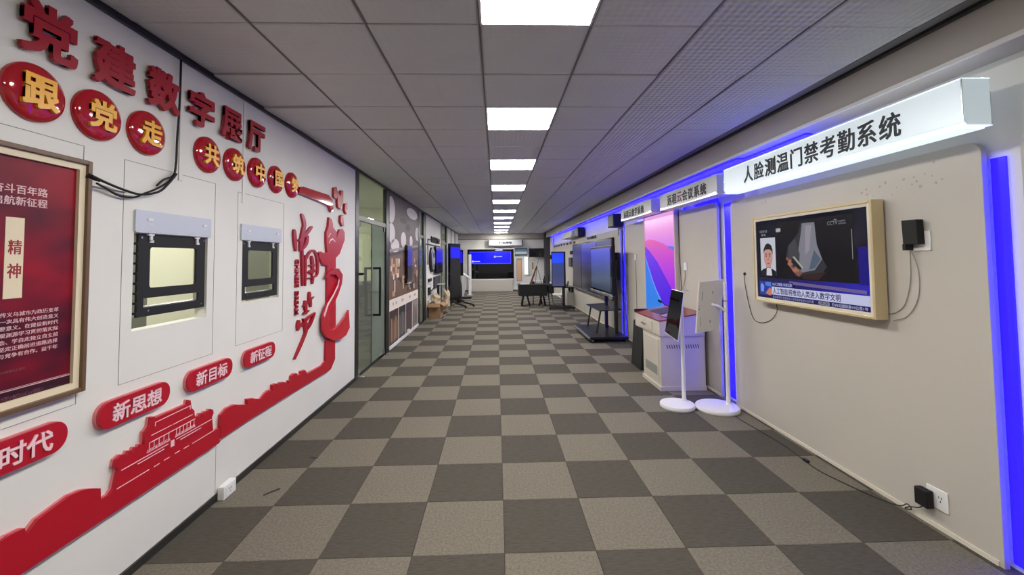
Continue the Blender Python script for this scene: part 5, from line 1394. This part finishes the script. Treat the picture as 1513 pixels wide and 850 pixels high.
# ================================================================== LOUDSPEAKERS
for (y0, y1, z0, z1, lab) in ((8.42, 8.86, 2.235, 2.50, 'black box loudspeaker on the wall beside the grey sign boxes'), (12.1, 12.75, 2.235, 2.50, 'black box loudspeaker further down, beside the white wall projector')):
    t = thing('loudspeaker', lab, 'loudspeaker', (2.5, y0, z0), 'black wall loudspeakers')
    m_ = MB(); m_.box(2.40, XR - 0.03, y0, y1, z0, z1); b_ = m_.build('cabinet', 'black_matte', t, bevel=0.008)
    m_ = MB(); m_.box(2.394, 2.40, y0 + 0.02, y1 - 0.02, z0 + 0.02, z1 - 0.02); m_.build('grille', 'black', b_, bevel=0.003)
    m_ = MB(); m_.box(XR - 0.03, XR, y0 + 0.1, y1 - 0.1, z0 + 0.06, z1 - 0.08); m_.build('wall_bracket', 'black', t)
t = thing('wall_projector', 'white and grey short-throw projector box on the wall beyond the loudspeaker', 'projector', (2.5, 13.5, 2.2))
m_ = MB(); m_.hexa([(2.30, 12.85, 2.25), (XR, 12.85, 2.25), (XR, 14.6, 2.25), (2.30, 14.6, 2.25)], [(2.36, 12.85, 2.48), (XR, 12.85, 2.48), (XR, 14.6, 2.48), (2.36, 14.6, 2.48)]); m_.build('case', 'white', t, bevel=0.02)
m_ = MB(); m_.box(2.42, 2.56, 12.842, 12.849, 2.30, 2.44); m_.build('front_vent', 'grey_sign', t)
cable('power_cable', 'thin cable hanging from the black loudspeaker beside the sign boxes', [(XP - .012, 8.63, 2.235), (XP - .012, 8.60, 2.15), (XP - .012, 8.62, 2.05)], 0.004, 'cable_black')

# ================================================================== WIDE WALL BLACKBOARD
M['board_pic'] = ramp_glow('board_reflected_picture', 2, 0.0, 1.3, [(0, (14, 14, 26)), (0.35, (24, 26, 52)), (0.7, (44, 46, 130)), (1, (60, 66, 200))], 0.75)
M['board_side'] = ramp_glow('board_side_reflection', 2, 0.0, 1.3, [(0, (12, 12, 20)), (0.5, (22, 22, 50)), (1, (42, 42, 110))], 0.75)  # reflection in the side glass put into its emission, bluer towards the top
t = thing('wall_blackboard', 'very wide dark glass blackboard screen fixed along the white wall panel', 'blackboard', (2.5, 11.2, 0.66))
m_ = MB(); m_.box(2.50, XP, 8.94, 13.6, 0.66, 2.04); m_.build('case', 'black_gloss', t, bevel=0.006)
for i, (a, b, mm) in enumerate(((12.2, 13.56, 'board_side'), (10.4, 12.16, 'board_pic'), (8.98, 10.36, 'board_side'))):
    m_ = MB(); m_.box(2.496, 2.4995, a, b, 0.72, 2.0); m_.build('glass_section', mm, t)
m_ = MB(); m_.box(2.47, 2.50, 8.96, 13.58, 0.655, 0.70); m_.build('pen_ledge', 'chrome', t)
# letters on the panel above
t = thing('wall_lettering', 'small grey-green Chinese characters above the wide blackboard', 'wall lettering', (XP, 11.1, 2.1))
m_ = MB(); text(m_, '智慧黑板', (-11.62, 2.105, -10.55, 2.175), 0, 0.02, SR(XP), offset=0.02, bold=0.02); m_.build('characters', 'dark_grey', t)
t = thing('wall_lettering', 'row of widely spaced small dark characters on the far end of the white panel', 'wall lettering', (XP, 15.6, 2.06))
for i, ch in enumerate('智能会议平板系统'):
    yy = 18.2 - i * 0.66
    m_ = MB(); text(m_, ch, (-yy - 0.2, 2.07, -yy + 0.2, 2.15), 0, 0.02, SR(XP), offset=0.02, bold=0.02); m_.build('character', 'dark_grey', t)

# ================================================================== MOBILE INTERACTIVE WHITEBOARD
M['iwb_pic'] = ramp_glow('whiteboard_picture', 2, 0.0, 0.86, [(0, (36, 52, 74)), (0.35, (56, 76, 110)), (0.7, (70, 80, 160)), (1, (80, 86, 200))], 0.85)
t = thing('mobile_whiteboard', 'mobile interactive display on a black wheeled floor stand with shelf', 'display', (2.2, 8.6, 0))
ya, yb, z0, z1 = 7.93, 9.68, 0.835, 1.835
m_ = MB(); m_.box(2.205, 2.28, ya, yb, z0 + 0.02, z1); cs = m_.build('case', 'black_gloss', t, bevel=0.008)
m_ = MB(); m_.box(2.201, 2.2045, ya + 0.10, yb - 0.04, z0 + 0.09, z1 - 0.04); m_.build('screen', 'iwb_pic', cs)
m_ = MB(); m_.box(2.195, 2.215, ya, yb, z1 - 0.012, z1 + 0.006); m_.build('top_rail', 'chrome', cs, bevel=0.003)
m_ = MB(); m_.box(2.185, 2.225, ya, yb, z0, z0 + 0.05); m_.build('lower_rail', 'chrome', cs, bevel=0.006)
m_ = MB(); m_.lathe([(0.012, 2.180), (0.012, 2.186)], ya + 0.04, z0 + 0.025, 12, axis='x'); m_.build('power_button', 'white', cs)
for yy in (8.08, 8.80):
    m_ = MB(); m_.box(2.285, 2.345, yy - 0.04, yy + 0.04, 0.10, 1.55); m_.build('upright', 'black', t, bevel=0.004)
m_ = MB(); m_.box(2.282, 2.30, 8.0, 8.9, 1.05, 1.12); m_.box(2.282, 2.30, 8.0, 8.9, 1.42, 1.49); m_.build('mount_bar', 'black', t)
m_ = MB(); m_.hexa([(1.98, 8.05, 0.555), (2.42, 8.05, 0.575), (2.42, 9.25, 0.575), (1.98, 9.25, 0.555)], [(1.98, 8.05, 0.575), (2.42, 8.05, 0.595), (2.42, 9.25, 0.595), (1.98, 9.25, 0.575)]); m_.build('shelf', 'black', t, bevel=0.004)
for yy in (8.22, 9.05):
    m_ = MB(); m_.tube([(2.05, yy, 0.56), (1.96, yy - 0.02, 0.11)], 0.018, 8); m_.build('shelf_leg', 'black', t)
m_ = MB(); m_.box(1.74, 2.46, 7.78, 9.32, 0.07, 0.115); bs = m_.build('base', 'black', t, bevel=0.008)
m_ = MB(); m_.box(1.715, 1.74, 7.80, 9.30, 0.06, 0.105); m_.build('front_trim', 'chrome', bs, bevel=0.004)
for xx in (1.80, 2.40):
    for yy in (7.86, 9.24):
        m_ = MB(); m_.lathe([(0.034, xx - 0.015), (0.034, xx + 0.015)], yy, 0.036, 14, axis='x'); m_.build('caster', 'chrome' if (xx < 2 and yy < 8) else 'black_matte', bs)
m_ = MB(); m_.box(2.345, 2.43, 8.1, 8.5, 1.15, 1.7); m_.build('rear_unit', 'black_matte', t, bevel=0.03)
cable('power_cable', 'black cable curving from the mobile whiteboard down to the floor near the blue strip', [(2.40, 8.06, 1.1), (2.44, 8.0, 0.8), (2.48, 7.9, 0.35), (2.44, 7.7, 0.06), (2.36, 7.3, 0.008), (2.30, 6.9, 0.008), (2.2, 6.8, 0.008), (2.3, 6.6, 0.008)], 0.006, 'cable_black')
m_ = MB(); m_.box(2.455, 2.54, 6.9, 7.4, 0.002, 0.05); tag(m_.build('power_strip', 'white', None, bevel=0.006), 'white power strip on the floor between whiteboard stand and lectern', 'power strip')

# ================================================================== FAR END
W = SFR(YF - 0.02)
t = thing('video_wall', 'wide video wall with blue picture above and dark half below on the far wall', 'video wall', (-0.29, YF, 0.6))
m_ = MB(); m_.box(-1.44, 0.86, YF - 0.10, YF, 0.62, 2.075); m_.build('case', 'black_matte', t)
m_ = MB(); m_.frame(-1.47, 0.57, 0.89, 2.10, 0.03, 0.0, 0.10, W); m_.build('frame', 'white', t)
S_V = SFR(YF - 0.10)
m_ = MB(); m_.rect(-1.42, 0.64, 0.84, 2.05, 0.0, 0.003, S_V); sc_ = m_.build('screen', 'screen_off', t)
m_ = MB(); m_.rect(-1.33, 1.345, 0.73, 1.96, 0.003, 0.006, S_V); m_.build('blue_picture', 'video_blue', sc_)
m_ = MB(); m_.frame(-1.31, 1.36, 0.71, 1.945, 0.018, 0.006, 0.008, S_V); m_.build('picture_outline', 'video_edge', sc_)
m_ = MB(); m_.prism([(-0.08, 1.99), (0.28, 1.99), (0.34, 2.06), (0.0, 2.06)], 0.003, 0.007, S_V); m_.build('picture_mark', 'video_text', sc_)
for (a, b) in ((-0.08, 1.70), (-1.17, 1.47)):
    m_ = MB(); m_.prism(ellipse(a, b, 0.05, 0.05, 12), 0.006, 0.009, S_V); m_.rect(a + 0.06, b - 0.015, a + 0.36, b + 0.018, 0.006, 0.009, S_V); m_.build('picture_mark', 'video_text', sc_)
t = thing('plinth_cabinet', 'low white cabinet plinth under the far video wall', 'cabinet', (-0.3, YF - 0.1, 0))
m_ = MB(); m_.box(-1.40, 0.80, YF - 0.16, YF - 0.02, 0.0, 0.57); m_.build('body', 'panel', t, bevel=0.006)
m_ = MB(); m_.box(-1.34, 0.66, YF - 0.165, YF - 0.16, 0.06, 0.53); m_.build('front_panel', 'panel', t)
t = thing('sign_box', 'pale grey sign box with dark characters on the far wall above the video wall', 'sign', (0.44, YF - 0.1, 2.2))
m_ = MB(); m_.box(-0.38, 1.26, YF - 0.20, YF - 0.02, 2.25, 2.515); m_.build('body', 'grey_sign', t, bevel=0.006)
m_ = MB(); m_.box(-0.42, -0.375, YF - 0.21, YF - 0.02, 2.21, 2.52); m_.box(1.255, 1.31, YF - 0.21, YF - 0.02, 2.21, 2.52); m_.box(-0.375, 1.255, YF - 0.21, YF - 0.02, 2.205, 2.249); m_.build('edge_trim', 'dark_grey', t)
m_ = MB(); text(m_, '红创展馆', (0.13, 2.31, 0.76, 2.44), 0, 0.006, SFR(YF - 0.20), offset=0.02, bold=0.02); m_.build('characters', 'text_black', t)
t = thing('wall_lettering', 'tiny row of spaced letters between the far sign box and the video wall', 'wall lettering', (0.3, YF - 0.03, 2.1))
m_ = MB(); text(m_, 'INTERACTION', (-0.10, 2.125, 0.80, 2.185), 0, 0.01, W, offset=0.02); m_.build('letters', 'dark_grey', t)
# small screens and pictures right of the video wall
M['scr_sky'] = ramp_glow('small_screen_picture', 2, 0.0, 0.33, [(0, (40, 40, 40)), (0.3, (190, 200, 205)), (0.55, (90, 120, 140)), (1, (50, 74, 96))], 0.8)
t = thing('wall_display', 'small landscape screen with pale sky picture right of the video wall', 'display', (1.2, YF - 0.05, 1.76))
m_ = MB(); m_.box(0.905, 1.53, YF - 0.07, YF - 0.02, 1.755, 2.10); m_.build('case', 'black_gloss', t)
m_ = MB(); m_.box(0.925, 1.51, YF - 0.075, YF - 0.0705, 1.775, 2.08); m_.build('screen', 'scr_sky', t)
t = thing('wall_display', 'black switched-off screen hung between the small sky screen and the grey pillar', 'display', (1.95, YF - 0.05, 1.64))
m_ = MB(); m_.box(1.61, 2.345, YF - 0.3, YF - 0.2, 1.66, 2.09); m_.build('case', 'black_gloss', t, bevel=0.01)
m_ = MB(); m_.box(1.9, 2.0, YF - 0.2, YF - 0.0, 1.80, 1.95); m_.build('wall_arm', 'black', t)
m_ = MB(); m_.box(1.545, 1.585, YF - 0.04, YF, 1.45, 2.12); tag(m_.build('wall_strip', 'white', None, bevel=0.004), 'slim white vertical strip between the two small far screens', 'strip')
t = thing('framed_picture', 'tall white-framed picture hanging right of the video wall', 'picture', (1.12, YF - 0.03, 0.4))
m_ = MB(); m_.frame(0.93, 0.40, 1.32, 1.66, 0.05, 0.0, 0.03, W); m_.build('frame', 'white', t)
m_ = MB(); m_.rect(0.98, 0.45, 1.27, 1.61, 0.0, 0.012, W); q = m_.build('print', 'print_grey', t)
m_ = MB(); m_.rect(1.03, 0.55, 1.22, 1.50, 0.012, 0.014, W); m_.build('inner_print', 'print_tan', q)
M['lit_white'] = glow('lit_white_panel', (245, 248, 235), 1.1)
t = thing('light_box', 'narrow glowing white light box beside the tall framed picture', 'light box', (1.47, YF - 0.03, 0.8))
m_ = MB(); m_.rect(1.39, 0.81, 1.56, 1.67, 0.0, 0.04, W); m_.build('diffuser', 'lit_white', t)
m_ = MB(); m_.rect(1.56, 0.78, 1.60, 1.68, 0.0, 0.045, W); m_.rect(1.38, 0.775, 1.56, 0.805, 0.0, 0.045, W); m_.build('frame', 'grey_sign', t)
t = thing('framed_picture', 'small portrait picture on the far wall behind the slanted dark stick', 'picture', (1.80, YF - 0.03, 0.9))
m_ = MB(); m_.frame(1.72, 0.72, 1.90, 1.52, 0.015, 0.0, 0.02, W); m_.build('frame', 'grey_sign', t)
m_ = MB(); m_.rect(1.735, 0.735, 1.885, 1.505, 0.0, 0.01, W); q = m_.build('print', 'cream', t)
m_ = MB(); m_.rect(1.77, 1.05, 1.83, 1.40, 0.01, 0.012, W); m_.build('print_figure', 'print_rust', q)
t = thing('security_camera', 'small round white ceiling camera near the far left corner', 'camera', (-1.55, 19.6, ZC - 0.1))
m_ = MB(); m_.lathe([(0.05, ZC - 0.01), (0.05, ZC - 0.03), (0.035, ZC - 0.065), (0.01, ZC - 0.08)], -1.55, 19.6, 16); m_.build('dome', 'white', t, smooth=True)
m_ = MB(); m_.lathe([(0.012, ZC - 0.078), (0.010, ZC - 0.086)], -1.55, 19.6, 10); m_.build('lens', 'black', t)
t = thing('wall_speaker', 'small dark box on the wall below the bulkhead end near the grey pillar', 'speaker', (2.58, 19.6, 1.5))
m_ = MB(); m_.box(2.52, XR, 19.5, 19.8, 1.55, 1.75); m_.build('case', 'black_matte', t, bevel=0.01)

# ---------------------------------------------------------------- dark table group
t = thing('display_table', 'boxy black table on splayed legs towards the far right', 'table', (1.21, 14.2, 0))
m_ = MB(); m_.box(0.735, 1.685, 13.9, 14.6, 0.345, 0.71); m_.build('box', 'black_matte', t, bevel=0.02)
m_ = MB(); m_.box(0.72, 1.70, 13.88, 14.62, 0.71, 0.728); m_.build('top', 'black_matte', t, bevel=0.006)
for (xa, xb, ya_) in ((0.90, 0.83, 13.98), (1.02, 1.10, 13.98), (1.50, 1.42, 14.0), (1.56, 1.63, 13.98), (0.92, 0.86, 14.5), (1.50, 1.57, 14.5)):
    m_ = MB(); m_.tube([(xa, ya_, 0.35), (xb, ya_, 0.005)], 0.032, 8); m_.build('leg', 'black', t)
m_ = MB(); m_.tube([(1.24, 14.2, 0.35), (1.24, 14.2, 0.005)], 0.018, 8); m_.build('centre_leg', 'black', t)
t = thing('side_table', 'second smaller black table butted against the boxy black table', 'table', (1.79, 14.25, 0))
m_ = MB(); m_.box(1.735, 1.92, 13.95, 14.6, 0.42, 0.70); m_.build('box', 'black_matte', t, bevel=0.02)
for xx in (1.77, 1.89):
    m_ = MB(); m_.tube([(xx - 0.03, 14.1, 0.42), (xx + 0.02, 14.05, 0.005)], 0.022, 8); m_.build('leg', 'black', t)
t = thing('easel_stand', 'dark reddish slanted wooden stick on thin easel legs standing on the black table', 'easel', (1.3, 14.2, 0.73))
m_ = MB(); m_.hexa([(1.12, 14.14, 0.735), (1.19, 14.14, 0.735), (1.19, 14.18, 0.735), (1.12, 14.18, 0.735)], [(1.355, 14.14, 1.35), (1.39, 14.14, 1.33), (1.39, 14.18, 1.33), (1.355, 14.18, 1.35)]); m_.build('stick', 'wood_dark', t, bevel=0.004)
m_ = MB(); m_.tube([(1.37, 14.16, 1.33), (1.43, 14.16, 1.55), (1.49, 14.16, 1.76)], 0.008, 6, r1=0.004); m_.build('stick_tip', 'wood_dark', t)
for xa, yy in ((1.53, 14.16), (1.34, 14.38)):
    m_ = MB(); m_.tube([(1.375, 14.2, 1.32), (xa, yy, 0.732)], 0.009, 6); m_.build('easel_leg', 'black', t)
lump('black_cloth', 'small black rounded lump at the foot of the slanted stick on the table', 'cloth', (1.235, 14.02, 0.775), (0.05, 0.05, 0.06), 'black_matte', 5, sub=2, amp=0.08)
for (a, b, yy, z, lab) in ((0.80, 1.10, 14.1, 0.02, 'white paper sheets lying on the near left part of the black table'), (1.30, 1.62, 14.53, 0.10, 'white box standing behind the slanted stick on the black table')):
    m_ = MB(); m_.box(a, b, yy - 0.08, yy + 0.08, 0.7285, 0.7285 + z); tag(m_.build('paper_stack' if z < 0.05 else 'white_box', 'white', None, bevel=0.003), lab, 'paper' if z < 0.05 else 'box')
m_ = MB(); m_.lathe([(0.05, 0.7285), (0.05, 0.86), (0.02, 0.92), (0.02, 0.98)], 1.66, 14.45, 14); tag(m_.build('bottle', 'black_gloss', None, smooth=True), 'dark bottle on the right end of the boxy black table', 'bottle')
t = thing('desk_lamp', 'black upright device with slim neck on the smaller black table', 'lamp', (1.79, 14.2, 0.70))
m_ = MB(); m_.lathe([(0.06, 0.70), (0.05, 0.73), (0.015, 0.74)], 1.79, 14.2, 14); m_.build('base', 'black', t)
m_ = MB(); m_.tube([(1.79, 14.2, 0.73), (1.77, 14.2, 0.93), (1.76, 14.2, 1.08)], 0.022, 8, r1=0.012); m_.build('neck', 'black_matte', t)
lump('folded_cloth', 'white crumpled cloth beside the black upright device', 'cloth', (1.86, 14.42, 0.74), (0.05, 0.1, 0.05), 'white', 8, sub=2, amp=0.1)

# ---------------------------------------------------------------- portrait screen on stand, right
M['scr_p'] = ramp_glow('portrait_screen_picture', 2, 0.0, 1.02, [(0, (70, 74, 110)), (0.3, (56, 62, 104)), (0.68, (44, 60, 120)), (0.72, (14, 70, 246)), (1, (10, 50, 250))], 1.0)
t = thing('portrait_stand', 'portrait screen with bright blue top half on a black wheeled stand', 'display', (0, 0, 0))
m_ = MB(); m_.box(-0.215, 0.215, -0.04, 0.04, 0.70, 1.80); m_.build('case', 'black_gloss', t, bevel=0.006)
m_ = MB(); m_.box(-0.19, 0.165, -0.044, -0.0405, 0.74, 1.76); m_.build('screen', 'scr_p', t)
m_ = MB(); m_.box(0.10, 0.19, 0.042, 0.10, 0.11, 1.5); m_.build('upright', 'black', t)
m_ = MB(); m_.box(-0.30, 0.48, -0.09, 0.01, 0.06, 0.11); m_.box(-0.25, 0.40, 0.32, 0.40, 0.06, 0.11); m_.box(0.08, 0.2, 0.01, 0.32, 0.06, 0.11); bs = m_.build('base', 'black', t)
for xx, yy in ((-0.27, -0.04), (0.44, -0.04), (-0.22, 0.36), (0.36, 0.36)):
    m_ = MB(); m_.lathe([(0.028, xx - 0.012), (0.028, xx + 0.012)], yy, 0.03, 12, axis='x'); m_.build('caster', 'black_matte', bs)
rot_thing(t, (1.90, 12.75, 0), math.radians(-8))
t = thing('folding_chair', 'white plastic chair behind the portrait screen stand', 'chair', (1.95, 13.4, 0))
m_ = MB(); m_.hexa([(1.80, 13.20, 0.42), (2.12, 13.20, 0.42), (2.12, 13.55, 0.42), (1.80, 13.55, 0.42)], [(1.80, 13.20, 0.45), (2.12, 13.20, 0.45), (2.12, 13.55, 0.45), (1.80, 13.55, 0.45)]); m_.build('seat', 'white', t, bevel=0.01)
m_ = MB(); m_.hexa([(2.09, 13.20, 0.45), (2.12, 13.20, 0.45), (2.12, 13.55, 0.45), (2.09, 13.55, 0.45)], [(2.15, 13.22, 0.80), (2.18, 13.22, 0.80), (2.18, 13.53, 0.80), (2.15, 13.53, 0.80)]); m_.build('backrest', 'white', t, bevel=0.01)
for xx in (1.82, 2.10):
    for yy in (13.22, 13.53):
        m_ = MB(); m_.tube([(xx, yy, 0.42), (xx, yy, 0.004)], 0.012, 8); m_.build('leg', 'chrome', t)
# shelf and small devices past the blackboard
t = thing('wall_shelf', 'dark wall shelf with small devices under the far end of the blackboard', 'shelf', (2.45, 14.4, 0.6))
m_ = MB(); m_.box(2.25, XP, 13.75, 14.7, 0.60, 0.635); m_.build('board', 'black', t)
m_ = MB(); m_.box(2.50, XP, 13.9, 13.94, 0.45, 0.6); m_.box(2.50, XP, 14.5, 14.54, 0.45, 0.6); m_.build('bracket', 'black', t)
m_ = MB(); m_.hexa([(2.34, 14.0, 0.636), (2.40, 14.0, 0.636), (2.40, 14.2, 0.636), (2.34, 14.2, 0.636)], [(2.42, 14.0, 0.82), (2.44, 14.0, 0.82), (2.44, 14.2, 0.82), (2.42, 14.2, 0.82)]); tag(m_.build('tablet', 'dark_grey'), 'small leaning tablet on the dark wall shelf', 'tablet')
m_ = MB(); m_.box(2.48, XP, 13.8, 14.3, 1.30, 1.62); tag(m_.build('wall_case', 'dark_grey', None, bevel=0.02), 'grey rounded device on the wall beside the wide blackboard end', 'device')
m_ = MB(); m_.box(2.50, XP, 13.75, 14.15, 1.72, 1.84); tag(m_.build('wall_case', 'black_matte', None, bevel=0.01), 'small black box on the wall above the grey rounded device', 'device')
m_ = MB(); m_.box(2.51, XP, 15.4, 15.55, 1.0, 1.85); tag(m_.build('light_bar', 'white', None), 'slim white vertical bar on the wall behind the portrait screen', 'bar')
t = thing('wall_cabinet', 'low pale cabinet against the wall under the dark shelf', 'cabinet', (2.45, 14.2, 0))
m_ = MB(); m_.box(2.33, XP - 0.01, 13.8, 14.6, 0.0, 0.44); m_.build('body', 'panel', t, bevel=0.01)
m_ = MB(); m_.box(2.324, 2.33, 13.85, 14.55, 0.05, 0.40); m_.build('door', 'panel', t)
